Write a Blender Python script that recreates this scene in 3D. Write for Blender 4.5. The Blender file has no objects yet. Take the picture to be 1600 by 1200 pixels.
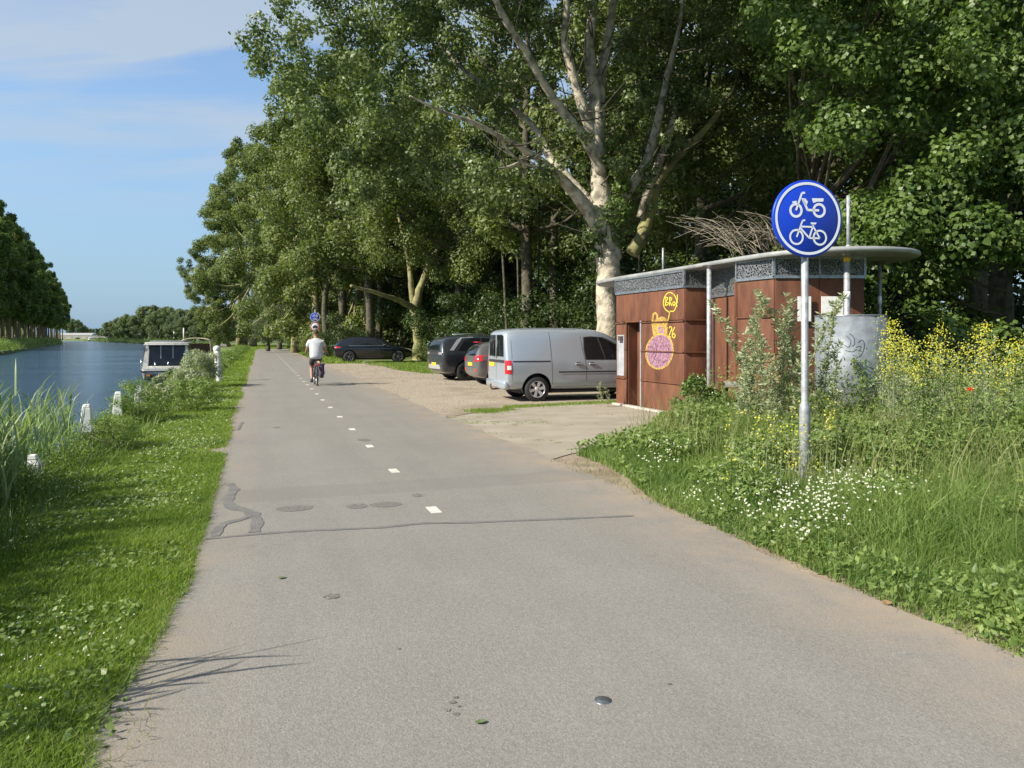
import bpy, bmesh, math, random
import numpy as np
from math import radians, sin, cos, pi
from mathutils import Vector, Matrix
from mathutils.bvhtree import BVHTree

sc = bpy.context.scene
C = sc.collection
rng = np.random.default_rng(7)
random.seed(7)

# ---------------------------------------------------------------- camera
cd = bpy.data.cameras.new('camera')
cam = bpy.data.objects.new('camera', cd); C.objects.link(cam)
cam.location = (0, 0, 1.6); cam.rotation_euler = (radians(90), 0, 0)
cd.sensor_width = 36; cd.lens = 36 * 1180 / 1600
cd.shift_y = -73 / 1600
cd.clip_end = 5000; cd.clip_start = 0.05
sc.camera = cam
# ---------------------------------------------------------------- sun and sky
SUN = Vector((-0.90, -0.44, 0.0)).normalized()
ELEV = radians(35)
sd = Vector((SUN.x * cos(ELEV), SUN.y * cos(ELEV), sin(ELEV)))
sl = bpy.data.lights.new('sun', 'SUN'); sl.energy = 5.0; sl.angle = radians(0.53); sl.color = (1.0, 0.93, 0.82)
so = bpy.data.objects.new('sun', sl); C.objects.link(so)
so.rotation_euler = sd.to_track_quat('Z', 'Y').to_euler()
w = bpy.data.worlds.new('World'); sc.world = w; w.use_nodes = True
nt = w.node_tree; nt.nodes.clear()
N = nt.nodes.new; L = nt.links.new
out = N('ShaderNodeOutputWorld'); bg = N('ShaderNodeBackground'); bg.inputs['Strength'].default_value = 0.12
sky = N('ShaderNodeTexSky'); sky.sky_type = 'NISHITA'; sky.sun_disc = False
sky.sun_elevation = ELEV; sky.sun_rotation = math.atan2(SUN.x, SUN.y)
sky.air_density = 1.0; sky.dust_density = 0.1; sky.ozone_density = 2.0; sky.altitude = 0
tc = N('ShaderNodeTexCoord'); sp = N('ShaderNodeSeparateXYZ'); L(tc.outputs['Generated'], sp.inputs[0])
ad = N('ShaderNodeMath'); ad.operation = 'ADD'; L(sp.outputs['Z'], ad.inputs[0]); ad.inputs[1].default_value = 0.12
mx = N('ShaderNodeMath'); mx.operation = 'MAXIMUM'; L(ad.outputs[0], mx.inputs[0]); mx.inputs[1].default_value = 0.05
dv = N('ShaderNodeVectorMath'); dv.operation = 'DIVIDE'; L(tc.outputs['Generated'], dv.inputs[0])
cb = N('ShaderNodeCombineXYZ'); [L(mx.outputs[0], cb.inputs[i]) for i in range(3)]; L(cb.outputs[0], dv.inputs[1])
mp = N('ShaderNodeMapping'); mp.inputs['Scale'].default_value = (0.55, 1.5, 0.3); mp.inputs['Rotation'].default_value = (0, 0, radians(-12))
mp.inputs['Location'].default_value = (1.3, 0.4, 0)
L(dv.outputs[0], mp.inputs[0])
nz = N('ShaderNodeTexNoise'); nz.inputs['Scale'].default_value = 2.4; nz.inputs['Detail'].default_value = 6; nz.inputs['Roughness'].default_value = 0.5
nz.inputs['Distortion'].default_value = 0.5
L(mp.outputs[0], nz.inputs['Vector'])
rp = N('ShaderNodeValToRGB'); rp.color_ramp.elements[0].position = 0.35; rp.color_ramp.elements[1].position = 0.56
rp.color_ramp.elements[1].color = (0.75, 0.75, 0.75, 1); L(nz.outputs['Fac'], rp.inputs[0])
# thin high cloud thickens with height above the horizon
hz = N('ShaderNodeMapRange'); hz.inputs[1].default_value = 0.13; hz.inputs[2].default_value = 0.27; hz.inputs[3].default_value = 0.0; hz.inputs[4].default_value = 1.0
L(sp.outputs['Z'], hz.inputs[0])
mu = N('ShaderNodeMath'); mu.operation = 'MULTIPLY'; L(rp.outputs[0], mu.inputs[0]); L(hz.outputs[0], mu.inputs[1])
mixc = N('ShaderNodeMixRGB'); L(mu.outputs[0], mixc.inputs[0]); mixc.inputs[2].default_value = (2.65, 3.1, 3.6, 1)
# pale blue air near the horizon
hr = N('ShaderNodeMapRange'); hr.inputs[1].default_value = 0.0; hr.inputs[2].default_value = 0.34; hr.inputs[3].default_value = 0.95; hr.inputs[4].default_value = 0.0
L(sp.outputs['Z'], hr.inputs[0]); mixh = N('ShaderNodeMixRGB'); L(hr.outputs[0], mixh.inputs[0]); L(sky.outputs[0], mixh.inputs[1]); L(mixh.outputs[0], mixc.inputs[1]); mixh.inputs[2].default_value = (1.15, 2.0, 3.0, 1)
L(mixc.outputs[0], bg.inputs['Color']); L(bg.outputs[0], out.inputs[0])
sc.view_settings.view_transform = 'Standard'; sc.view_settings.look = 'None'
sc.view_settings.exposure = 0.75; sc.view_settings.gamma = 1; sc.view_settings.use_curve_mapping = False
sc.cycles.max_bounces = 6; sc.cycles.diffuse_bounces = 3; sc.cycles.glossy_bounces = 3; sc.cycles.transmission_bounces = 4; sc.cycles.transparent_max_bounces = 12

# ---------------------------------------------------------------- helpers
DU = Vector((-0.317, 0.948)); DV = Vector((0.948, 0.317))     # along / across the cycle path
def W(u, v, z=0.0): return Vector((DU.x*u + DV.x*v, DU.y*u + DV.y*v, z))
def P(px, py, Y): return Vector(((px - 800) / 1180 * Y, Y, 1.6 + (527 - py) / 1180 * Y))
def Gd(px, py, z=0.0):
    Y = (1.6 - z) * 1180 / (py - 527); return Vector(((px - 800) / 1180 * Y, Y, z))

def nodes(m):
    m.use_nodes = True; t = m.node_tree; t.nodes.clear()
    o = t.nodes.new('ShaderNodeOutputMaterial'); return t, o
def mat(name, col, rough=0.6, metal=0.0, var=0.0, scale=5.0, bump=0.0, bscale=None, col2=None, ramp=(0.35, 0.65), spec=0.5, coat=0.0, detail=5, coord='Object'):
    m = bpy.data.materials.new(name); t, o = nodes(m)
    b = t.nodes.new('ShaderNodeBsdfPrincipled'); t.links.new(b.outputs[0], o.inputs[0])
    b.inputs['Roughness'].default_value = rough; b.inputs['Metallic'].default_value = metal
    b.inputs['Specular IOR Level'].default_value = spec; b.inputs['Coat Weight'].default_value = coat
    b.inputs['Coat Roughness'].default_value = 0.05
    c = (*col, 1)
    if var or col2 or bump:
        tc = t.nodes.new('ShaderNodeTexCoord')
        n = t.nodes.new('ShaderNodeTexNoise'); n.inputs['Scale'].default_value = scale; n.inputs['Detail'].default_value = detail
        t.links.new(tc.outputs[coord], n.inputs['Vector'])
        r = t.nodes.new('ShaderNodeValToRGB'); r.color_ramp.elements[0].position = ramp[0]; r.color_ramp.elements[1].position = ramp[1]
        if col2: r.color_ramp.elements[0].color = c; r.color_ramp.elements[1].color = (*col2, 1)
        else:
            r.color_ramp.elements[0].color = (*[x*(1-var) for x in col], 1); r.color_ramp.elements[1].color = (*[min(1, x*(1+var)) for x in col], 1)
        t.links.new(n.outputs['Fac'], r.inputs[0]); t.links.new(r.outputs[0], b.inputs['Base Color'])
        if bump:
            n2 = t.nodes.new('ShaderNodeTexNoise'); n2.inputs['Scale'].default_value = bscale or scale*6; n2.inputs['Detail'].default_value = 4
            t.links.new(tc.outputs[coord], n2.inputs['Vector'])
            bp = t.nodes.new('ShaderNodeBump'); bp.inputs['Strength'].default_value = bump; bp.inputs['Distance'].default_value = 0.02
            t.links.new(n2.outputs['Fac'], bp.inputs['Height']); t.links.new(bp.outputs[0], b.inputs['Normal'])
    else: b.inputs['Base Color'].default_value = c
    return m
def leafmat(name, ca, cb_, trans=0.35, rough=0.45, spec=0.35):
    """two leaf colours mixed by a random value stored per leaf; thin leaves let some light through"""
    m = bpy.data.materials.new(name); t, o = nodes(m)
    a = t.nodes.new('ShaderNodeAttribute'); a.attribute_name = 'tint'
    mxr = t.nodes.new('ShaderNodeMixRGB'); t.links.new(a.outputs['Fac'], mxr.inputs[0])
    mxr.inputs[1].default_value = (*ca, 1); mxr.inputs[2].default_value = (*cb_, 1)
    b = t.nodes.new('ShaderNodeBsdfPrincipled'); t.links.new(mxr.outputs[0], b.inputs['Base Color'])
    b.inputs['Roughness'].default_value = rough; b.inputs['Specular IOR Level'].default_value = spec
    tr = t.nodes.new('ShaderNodeBsdfTranslucent')
    g = t.nodes.new('ShaderNodeMixRGB'); g.blend_type = 'MULTIPLY'; g.inputs[0].default_value = 1; g.inputs[2].default_value = (1.35, 1.5, 0.55, 1)
    t.links.new(mxr.outputs[0], g.inputs[1]); t.links.new(g.outputs[0], tr.inputs[0])
    mi = t.nodes.new('ShaderNodeMixShader'); mi.inputs[0].default_value = trans
    t.links.new(b.outputs[0], mi.inputs[1]); t.links.new(tr.outputs[0], mi.inputs[2]); t.links.new(mi.outputs[0], o.inputs[0])
    return m

def link(name, me, m=None, parent=None, **kw):
    o = bpy.data.objects.new(name, me); C.objects.link(o)
    if m is not None and me is not None:
        if isinstance(m, (list, tuple)): [me.materials.append(x) for x in m]
        else: me.materials.append(m)
    if parent is not None: o.parent = parent
    for k, v in kw.items(): o[k] = v
    return o
def empty(name, loc=(0,0,0), rz=0, label=None, cat=None, group=None):
    o = bpy.data.objects.new(name, None); C.objects.link(o); o.location = loc; o.rotation_euler = (0,0,rz); o.empty_display_size = 0.2
    if label: o['label'] = label
    if cat: o['category'] = cat
    if group: o['group'] = group
    return o
def tag(o, label, cat, group=None):
    o['label'] = label; o['category'] = cat
    if group: o['group'] = group
    return o
def np_mesh(name, V, F, tint=None, smooth=False, mi=None):
    """V n x 3, F list of int arrays (m x k) of faces with k corners each"""
    me = bpy.data.meshes.new(name); V = np.asarray(V, np.float32)
    me.vertices.add(len(V)); me.vertices.foreach_set('co', V.ravel())
    F = [np.asarray(f, np.int32) for f in F if len(f)]
    tot = sum(f.size for f in F); nf = sum(len(f) for f in F)
    me.loops.add(tot); me.loops.foreach_set('vertex_index', np.concatenate([f.ravel() for f in F]))
    me.polygons.add(nf)
    lens = np.concatenate([np.full(len(f), f.shape[1], np.int32) for f in F])
    me.polygons.foreach_set('loop_start', np.concatenate([[0], np.cumsum(lens)[:-1]]).astype(np.int32))
    if mi is not None: me.polygons.foreach_set('material_index', np.asarray(mi, np.int32))
    if smooth: me.polygons.foreach_set('use_smooth', np.ones(nf, bool))
    me.update(calc_edges=True)
    if tint is not None:
        at = me.attributes.new('tint', 'FLOAT', 'POINT'); at.data.foreach_set('value', np.asarray(tint, np.float32))
    return me

class MB:
    """collects simple shapes into one mesh"""
    def __init__(s): s.v = []; s.f = []; s.sm = []
    def add(s, vs, fs, smooth=False):
        b = len(s.v); s.v += [tuple(v) for v in vs]; s.f += [tuple(b+i for i in f) for f in fs]; s.sm += [smooth]*len(fs); return s
    def box(s, c, size, rz=0, bev=0.0, R=None):
        x, y, z = [a/2 for a in size]; k = min(bev, x*.9, y*.9, z*.9)
        R = R or Matrix.Rotation(rz, 3, 'Z'); c = Vector(c)
        if k <= 0:
            vs = [c + R @ Vector((i*x, j*y, l*z)) for i in (-1,1) for j in (-1,1) for l in (-1,1)]
            return s.add(vs, [(0,1,3,2),(4,6,7,5),(0,4,5,1),(2,3,7,6),(0,2,6,4),(1,5,7,3)])
        bm = bmesh.new(); bmesh.ops.create_cube(bm, size=1); bmesh.ops.scale(bm, vec=(2*x,2*y,2*z), verts=bm.verts)
        bmesh.ops.bevel(bm, geom=bm.edges[:], offset=k, segments=2, affect='EDGES', profile=0.6)
        bm.verts.index_update()
        s.add([c + R @ v.co for v in bm.verts], [[v.index for v in f.verts] for f in bm.faces], True); bm.free(); return s
    def tube(s, pts, r, n=8, cap=True, closed=False):
        pts = [Vector(p) for p in pts]; rs = r if isinstance(r, (list, tuple)) else [r]*len(pts)
        m = len(pts); b = len(s.v); prev = None
        for i, p in enumerate(pts):
            if closed: t = pts[(i+1) % m] - pts[i-1]
            else: t = pts[min(i+1, m-1)] - pts[max(i-1, 0)]
            t.normalize()
            a = prev if prev is not None else (Vector((0,0,1)) if abs(t.z) < .9 else Vector((1,0,0)))
            a = (a - t*a.dot(t)).normalized(); prev = a; bb = t.cross(a)
            for k in range(n):
                q = 2*pi*k/n; s.v.append(tuple(p + (a*cos(q) + bb*sin(q))*rs[i]))
        for i in range(m if closed else m-1):
            for k in range(n):
                j = (i+1) % m
                s.f.append((b+i*n+k, b+i*n+(k+1)%n, b+j*n+(k+1)%n, b+j*n+k)); s.sm.append(True)
        if cap and not closed:
            s.f.append(tuple(b+k for k in range(n))[::-1]); s.f.append(tuple(b+(m-1)*n+k for k in range(n))); s.sm += [False]*2
        return s
    def ring(s, c, R_, r, axis='y', n=28, k=8, M=None):
        pts = []
        for i in range(n):
            q = 2*pi*i/n; e = {'y': (cos(q), 0, sin(q)), 'x': (0, cos(q), sin(q)), 'z': (cos(q), sin(q), 0)}[axis]
            pts.append(Vector(c) + Vector(e)*R_)
        return s.tube(pts, r, k, closed=True)
    def prism(s, poly, d0, d1, fn):
        """polygon (a, b) list extruded from d0 to d1; fn(a, b, d) -> point"""
        n = len(poly)
        s.add([fn(a, b, d0) for a, b in poly] + [fn(a, b, d1) for a, b in poly],
              [tuple(range(n))[::-1], tuple(range(n, 2*n))] + [(i, (i+1)%n, n+(i+1)%n, n+i) for i in range(n)]); return s
    def lathe(s, prof, c=(0,0,0), n=20, axis='z'):
        c = Vector(c); vs = []; fs = []; m = len(prof)
        for k in range(n):
            q = 2*pi*k/n
            for r, h in prof:
                vs.append(c + {'z': Vector((r*cos(q), r*sin(q), h)), 'y': Vector((r*cos(q), h, r*sin(q))), 'x': Vector((h, r*cos(q), r*sin(q)))}[axis])
        for k in range(n):
            for i in range(m-1): fs.append((k*m+i, ((k+1)%n)*m+i, ((k+1)%n)*m+i+1, k*m+i+1))
        return s.add(vs, fs, True)
    def ribbon(s, pts, w, fn, closed=False):
        """flat stroke of width w through 2-D points; fn(a, b) -> point"""
        m = len(pts); vs = []; fs = []
        for i in range(m):
            a = Vector(pts[i-1] if (closed or i) else pts[i]); b = Vector(pts[(i+1)%m] if (closed or i < m-1) else pts[i])
            t = (b - a); t = t.normalized() if t.length > 0 else Vector((1,0)); nn = Vector((-t.y, t.x)) * (w/2 if not isinstance(w, (list, tuple)) else w[i]/2)
            p = Vector(pts[i]); vs += [fn(*(p+nn)), fn(*(p-nn))]
        for i in range(m if closed else m-1):
            j = (i+1) % m; fs.append((2*i, 2*i+1, 2*j+1, 2*j))
        return s.add(vs, fs)
    def build(s, name, m=None, parent=None, flat=False, **kw):
        me = bpy.data.meshes.new(name); me.from_pydata(s.v, [], s.f)
        if not flat: me.polygons.foreach_set('use_smooth', s.sm)
        bm = bmesh.new(); bm.from_mesh(me); bmesh.ops.recalc_face_normals(bm, faces=bm.faces[:]); bm.to_mesh(me); bm.free()
        return link(name, me, m, parent, **kw)
def copy_tree(o, parent=None):
    c = o.copy(); C.objects.link(c)
    if parent is not None: c.parent = parent
    for ch in list(o.children): copy_tree(ch, c)
    return c
def smooth_path(pts, k=4):
    """Catmull-Rom through points (any dimension)"""
    p = np.array(pts, float); q = np.vstack([2*p[0]-p[1], p, 2*p[-1]-p[-2]]); o = []
    for i in range(1, len(q)-2):
        for j in range(k):
            t = j/k; o.append(0.5*((2*q[i]) + (q[i+1]-q[i-1])*t + (2*q[i-1]-5*q[i]+4*q[i+1]-q[i+2])*t*t + (3*q[i]-q[i-1]-3*q[i+1]+q[i+2])*t**3))
    o.append(p[-1]); return np.array(o)

# ---- numpy plant pieces
def unit(a): return a / np.maximum(np.linalg.norm(a, axis=-1, keepdims=True), 1e-9)
def leaves(Pt, Nr, size, asp=0.6, tint=None, fold=0.25, tdir=None, lobed=False):
    """one folded leaf per point"""
    n = len(Pt); Nr = unit(Nr); t = unit(np.cross(Nr, rng.normal(size=(n,3)))) if tdir is None else unit(tdir)
    b = unit(np.cross(Nr, t)); s = np.broadcast_to(size, (n,))[:,None]
    V = np.stack([Pt - t*s*.5, Pt + b*s*asp*.5 - Nr*s*fold*.5 - t*s*.08, Pt - b*s*asp*.5 - Nr*s*fold*.5 - t*s*.08, Pt + t*s*.5 - Nr*s*fold*.5], 1).reshape(-1,3)
    i = np.arange(n)[:,None]*4
    F = np.concatenate([i + [0,1,3], i + [0,3,2]])
    tt = rng.random(n) if tint is None else tint
    return V, F, np.repeat(tt, 4)
def blades(Pt, h, w_, lean, tint=None, seg=2, droop=0.3):
    """grass blades: tapered strips bending along lean (n x 2)"""
    n = len(Pt); h = np.broadcast_to(h, (n,)); w_ = np.broadcast_to(w_, (n,))
    a = rng.random(n)*2*pi; side = np.stack([np.cos(a), np.sin(a), np.zeros(n)], 1)*(w_[:,None]/2)
    L3 = np.concatenate([lean, np.zeros((n,1))], 1)
    rows = []
    for k in range(seg):
        t = k/seg; c = Pt + L3*(t**2)*h[:,None] + np.array([0,0,1.])*(h*(t - droop*t*t))[:,None]
        wd = 1 - .35*t; rows += [c - side*wd, c + side*wd]
    rows.append(Pt + L3*h[:,None] + np.array([0,0,1.])*(h*(1-droop))[:,None])
    V = np.stack(rows, 1).reshape(-1,3); m = 2*seg+1; i = np.arange(n)[:,None]*m
    Q = np.concatenate([i + [2*k, 2*k+1, 2*k+3, 2*k+2] for k in range(seg-1)]) if seg > 1 else np.zeros((0,4), int)
    T = i + [2*seg-2, 2*seg-1, 2*seg]
    tt = rng.random(n) if tint is None else tint
    return V, Q, T, np.repeat(tt, m)
class Veg:
    """gathers leaves and blades into one mesh"""
    def __init__(s): s.V = []; s.T = []; s.Q = []; s.t = []; s.n = 0
    def put(s, V, T, tint, Q=None):
        s.V.append(V); s.T.append(np.asarray(T) + s.n)
        if Q is not None and len(Q): s.Q.append(np.asarray(Q) + s.n)
        s.t.append(tint); s.n += len(V); return s
    def leaves(s, *a, **k): V, F, t = leaves(*a, **k); return s.put(V, F, t)
    def blades(s, *a, **k): V, Q, T, t = blades(*a, **k); return s.put(V, T, t, Q)
    def mesh(s, name):
        F = []
        if s.T: F.append(np.concatenate(s.T))
        if s.Q: F.append(np.concatenate(s.Q))
        return np_mesh(name, np.concatenate(s.V), F, np.concatenate(s.t))
def inpoly(x, y, poly):
    r = np.zeros(len(x), bool); n = len(poly)
    for i in range(n):
        x0, y0 = poly[i][:2]; x1, y1 = poly[i-1][:2]
        c = ((y0 > y) != (y1 > y)) & (x < (x1-x0)*(y-y0)/((y1-y0) if y1 != y0 else 1e-9) + x0); r ^= c
    return r
def vnoise(x, y, s, seed=0):
    """cheap smooth 2-D noise 0..1"""
    r = np.random.default_rng(seed); g = r.random((64, 64)); xs = x/s; ys = y/s
    i = np.floor(xs).astype(int); j = np.floor(ys).astype(int); fx = xs-i; fy = ys-j; fx = fx*fx*(3-2*fx); fy = fy*fy*(3-2*fy)
    G_ = lambda a, b: g[a % 64, b % 64]
    return (G_(i,j)*(1-fx)+G_(i+1,j)*fx)*(1-fy) + (G_(i,j+1)*(1-fx)+G_(i+1,j+1)*fx)*fy

# ---------------------------------------------------------------- materials
M = {}
M['soil'] = mat('soil', (0.10, 0.12, 0.035), .95, col2=(0.17, 0.135, 0.075), scale=3, bump=.5, bscale=40)
M['lawn'] = mat('lawn_ground', (0.075, 0.115, 0.02), .95, col2=(0.13, 0.17, 0.04), scale=1.5, bump=.6, bscale=30)
M['sand'] = mat('sandy_dirt', (0.33, 0.26, 0.19), .95, col2=(0.20, 0.15, 0.10), scale=2.2, bump=.4, bscale=60)
M['zinc'] = mat('galvanised_steel', (0.30, 0.32, 0.34), .42, .75, var=.25, scale=22, detail=2)
M['zincl'] = mat('bright_zinc', (0.42, 0.44, 0.45), .5, .35, var=.12, scale=9)
M['white'] = mat('white_paint', (0.72, 0.71, 0.67), .5, var=.08, scale=12)
M['black'] = mat('black_rubber', (0.02, 0.02, 0.021), .7)
M['blackp'] = mat('black_plastic', (0.03, 0.03, 0.032), .45)
M['dark'] = mat('dark_steel', (0.05, 0.05, 0.055), .5, .3)
M['red'] = mat('red_lamp', (0.55, 0.015, 0.02), .15, coat=.5)
M['chrome'] = mat('bright_metal', (0.75, 0.76, 0.78), .18, .95)
M['alloy'] = mat('silver_alloy', (0.62, 0.62, 0.63), .3, .6)
M['glass'] = mat('dark_window_glass', (0.010, 0.012, 0.014), .04, spec=.45)
M['plate'] = mat('yellow_plate', (0.80, 0.50, 0.02), .4)
M['blue'] = mat('blue_sign_face', (0.003, 0.045, 0.52), .35)
M['signwhite'] = mat('white_sign_film', (0.85, 0.86, 0.88), .4)
M['concrete'] = mat('concrete', (0.40, 0.37, 0.32), .9, var=.15, scale=4, bump=.25, bscale=80)
def corten():
    m = bpy.data.materials.new('weathering_steel'); t, o = nodes(m); n = t.nodes.new; l = t.links.new
    tc = n('ShaderNodeTexCoord'); mp = n('ShaderNodeMapping'); mp.inputs['Scale'].default_value = (1.3, 1.3, .42); l(tc.outputs['Object'], mp.inputs[0])
    a = n('ShaderNodeTexNoise'); a.inputs['Scale'].default_value = 3.5; a.inputs['Detail'].default_value = 8; a.inputs['Roughness'].default_value = .65; l(mp.outputs[0], a.inputs['Vector'])
    r = n('ShaderNodeValToRGB'); e = r.color_ramp.elements; e[0].position = .3; e[0].color = (0.075, 0.028, 0.016, 1); e[1].position = .72; e[1].color = (0.190, 0.075, 0.037, 1)
    l(a.outputs['Fac'], r.inputs[0])
    f = n('ShaderNodeTexNoise'); f.inputs['Scale'].default_value = 60; f.inputs['Detail'].default_value = 3; l(tc.outputs['Object'], f.inputs['Vector'])
    r2 = n('ShaderNodeValToRGB'); r2.color_ramp.elements[0].position = .62; r2.color_ramp.elements[1].position = .78; r2.color_ramp.elements[1].color = (.5,.5,.5,1); l(f.outputs['Fac'], r2.inputs[0])
    mxx = n('ShaderNodeMixRGB'); l(r2.outputs[0], mxx.inputs[0]); l(r.outputs[0], mxx.inputs[1]); mxx.inputs[2].default_value = (0.30, 0.13, 0.06, 1)
    b = n('ShaderNodeBsdfPrincipled'); l(mxx.outputs[0], b.inputs['Base Color']); b.inputs['Roughness'].default_value = .72; b.inputs['Specular IOR Level'].default_value = .4
    bp = n('ShaderNodeBump'); bp.inputs['Strength'].default_value = .15; bp.inputs['Distance'].default_value = .01; l(f.outputs['Fac'], bp.inputs['Height']); l(bp.outputs[0], b.inputs['Normal'])
    l(b.outputs[0], o.inputs[0]); return m
M['corten'] = corten()
def perforated():
    m = bpy.data.materials.new('perforated_zinc_sheet'); t, o = nodes(m); n = t.nodes.new; l = t.links.new
    tc = n('ShaderNodeTexCoord'); v = n('ShaderNodeTexVoronoi'); v.feature = 'DISTANCE_TO_EDGE'; v.inputs['Scale'].default_value = 27
    l(tc.outputs['Object'], v.inputs['Vector'])
    g = n('ShaderNodeMath'); g.operation = 'GREATER_THAN'; g.inputs[1].default_value = .11; l(v.outputs['Distance'], g.inputs[0])
    b = n('ShaderNodeBsdfPrincipled'); b.inputs['Base Color'].default_value = (.20,.21,.22,1); b.inputs['Roughness'].default_value = .5; b.inputs['Metallic'].default_value = .4
    tr = n('ShaderNodeBsdfTransparent'); mi = n('ShaderNodeMixShader'); l(g.outputs[0], mi.inputs[0]); l(b.outputs[0], mi.inputs[1]); l(tr.outputs[0], mi.inputs[2]); l(mi.outputs[0], o.inputs[0]); return m
M['perf'] = perforated()
M['bark_pale'] = mat('pale_poplar_bark', (0.17, 0.15, 0.11), .9, col2=(0.50, 0.44, 0.33), scale=4, bump=1.4, bscale=13, ramp=(.34,.58), detail=8)
M['bark_far'] = mat('row_poplar_bark', (0.11, 0.09, 0.05), .9, col2=(0.20, 0.165, 0.10), scale=2)
M['bark_dark'] = mat('dark_bark', (0.050, 0.042, 0.030), .95, col2=(0.11, 0.10, 0.06), scale=6, bump=.9, bscale=18)
M['bark_moss'] = mat('mossy_bark', (0.15, 0.13, 0.08), .95, col2=(0.31, 0.30, 0.11), scale=2.5, bump=.9, bscale=14)
M['deadwood'] = mat('bleached_deadwood', (0.30, 0.26, 0.20), .9, var=.2, scale=9)
M['leaf_poplar'] = leafmat('poplar_leaf', (0.045, 0.078, 0.018), (0.215, 0.265, 0.105), .28, .45, .4)
M['leaf_ash'] = leafmat('ash_leaf', (0.055, 0.088, 0.019), (0.215, 0.250, 0.085), .30, .5, .25)
M['leaf_willow'] = leafmat('willow_leaf', (0.085, 0.115, 0.055), (0.17, 0.21, 0.11), .25)
M['leaf_maple'] = leafmat('maple_leaf', (0.035, 0.072, 0.013), (0.155, 0.225, 0.055), .30, .45, .35)
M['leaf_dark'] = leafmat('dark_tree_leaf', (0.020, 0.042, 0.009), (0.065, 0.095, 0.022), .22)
M['leaf_row'] = leafmat('row_poplar_leaf', (0.042, 0.078, 0.016), (0.165, 0.225, 0.055), .32, .6, .2)
M['leaf_far'] = leafmat('distant_tree_leaf', (0.075, 0.11, 0.045), (0.17, 0.21, 0.095), .25, .6, .2)  # haze is put into this colour: paler leaves for the far trees
M['grass'] = leafmat('lawn_grass', (0.085, 0.155, 0.020), (0.27, 0.345, 0.075), .40, .6, .25)
M['tallgrass'] = leafmat('tall_grass', (0.080, 0.150, 0.030), (0.26, 0.340, 0.100), .40, .55, .3)
M['strawgrass'] = leafmat('seeding_grass', (0.15, 0.18, 0.06), (0.30, 0.30, 0.13), .35, .6)
M['weed'] = leafmat('weed_leaf', (0.070, 0.13, 0.024), (0.24, 0.31, 0.085), .34)
M['reed'] = leafmat('reed_leaf', (0.14, 0.21, 0.095), (0.34, 0.41, 0.21), .3, .5)
M['silver'] = leafmat('silvery_weed_leaf', (0.16, 0.205, 0.10), (0.42, 0.45, 0.29), .25)
M['yellow'] = leafmat('yellow_petals', (0.46, 0.44, 0.03), (0.62, 0.58, 0.07), .3)
M['daisy'] = leafmat('white_petals', (0.45, 0.46, 0.34), (0.66, 0.65, 0.55), .2)
M['poppy'] = leafmat('red_petals', (0.6, 0.03, 0.01), (0.7, 0.06, 0.02), .3)
# ---------------------------------------------------------------- the setting
def poly_sheet(name, pts, z, m, parent=None, wob=0.0, step=0.25, **kw):
    """flat outline, its edge subdivided and roughened"""
    q = []
    for i in range(len(pts)):
        a = Vector(pts[i][:2]); b = Vector(pts[(i+1) % len(pts)][:2]); n = max(1, int((b-a).length/step)) if wob else 1
        d = (b-a).normalized(); nn = Vector((-d.y, d.x))
        for k in range(n):
            p = a.lerp(b, k/n); s = wob*(random.random()-.5)*2 if wob else 0
            if wob: s += wob*1.5*(float(vnoise(np.array([p.x*1.0]), np.array([p.y*1.0]), 1.1, 5)[0])-.5)
            q.append(p + nn*s)
    bm = bmesh.new(); vs = [bm.verts.new((p.x, p.y, z)) for p in q]; f = bm.faces.new(vs)
    if f.normal.z < 0: f.normal_flip()
    bmesh.ops.triangulate(bm, faces=bm.faces[:])
    bm.normal_update()
    for f in bm.faces:
        if f.normal.z < 0: f.normal_flip()
    me = bpy.data.meshes.new(name); bm.to_mesh(me); bm.free()
    return link(name, me, m, parent, **kw)

# banks of the canal as stations (near bank, far bank)
NB = [W(-40,-2.61), W(0,-2.61), W(20,-2.61), W(50,-2.61), W(80,-2.61), W(105,-2.8)] + [Vector(p+(0,)) for p in [(-50,125),(-75,168),(-117,243),(-224,405),(-420,660),(-900,1100)]]
FB = [W(-40,-31), W(0,-31), W(40,-31)] + [Vector(p+(0,)) for p in [(-62.9,92.7),(-108,175),(-155,260),(-235,385),(-450,660),(-950,1100)]]
ZW = -0.6
def ground_strip(name, line, side, mats):
    offs = [0, .02, .5, 1.2, 2.1, 6, 15, 40, 120, 500, 2500]; zs = [-1.3, -.16, -.07, -.02, 0, 0, 0, 0, 0, 0, 0]
    V_ = []; F = []
    for i, p in enumerate(line):
        a = line[max(i-1,0)]; b = line[min(i+1,len(line)-1)]; d = (b-a); d.z = 0; d.normalize(); n = Vector((d.y, -d.x, 0))*side
        if i > 3: n = (n*0.4 + Vector((side,.0,0))*0.6).normalized()
        for o_, z in zip(offs, zs): V_.append(tuple(p + n*o_ + Vector((0,0,z))))
    m = len(offs)
    for i in range(len(line)-1):
        for k in range(m-1):
            f = (i*m+k, i*m+k+1, (i+1)*m+k+1, (i+1)*m+k); F.append(f if side < 0 else f[::-1])
    me = bpy.data.meshes.new(name); me.from_pydata(V_, [], F)
    bm = bmesh.new(); bm.from_mesh(me)
    for f in bm.faces:
        if f.normal.z < -0.01: f.normal_flip()
    bm.to_mesh(me); bm.free()
    return link(name, me, mats, None, kind='structure')
ground_strip('ground', NB, 1, M['lawn'])
ground_strip('far_bank', FB, -1, M['lawn'])

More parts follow.
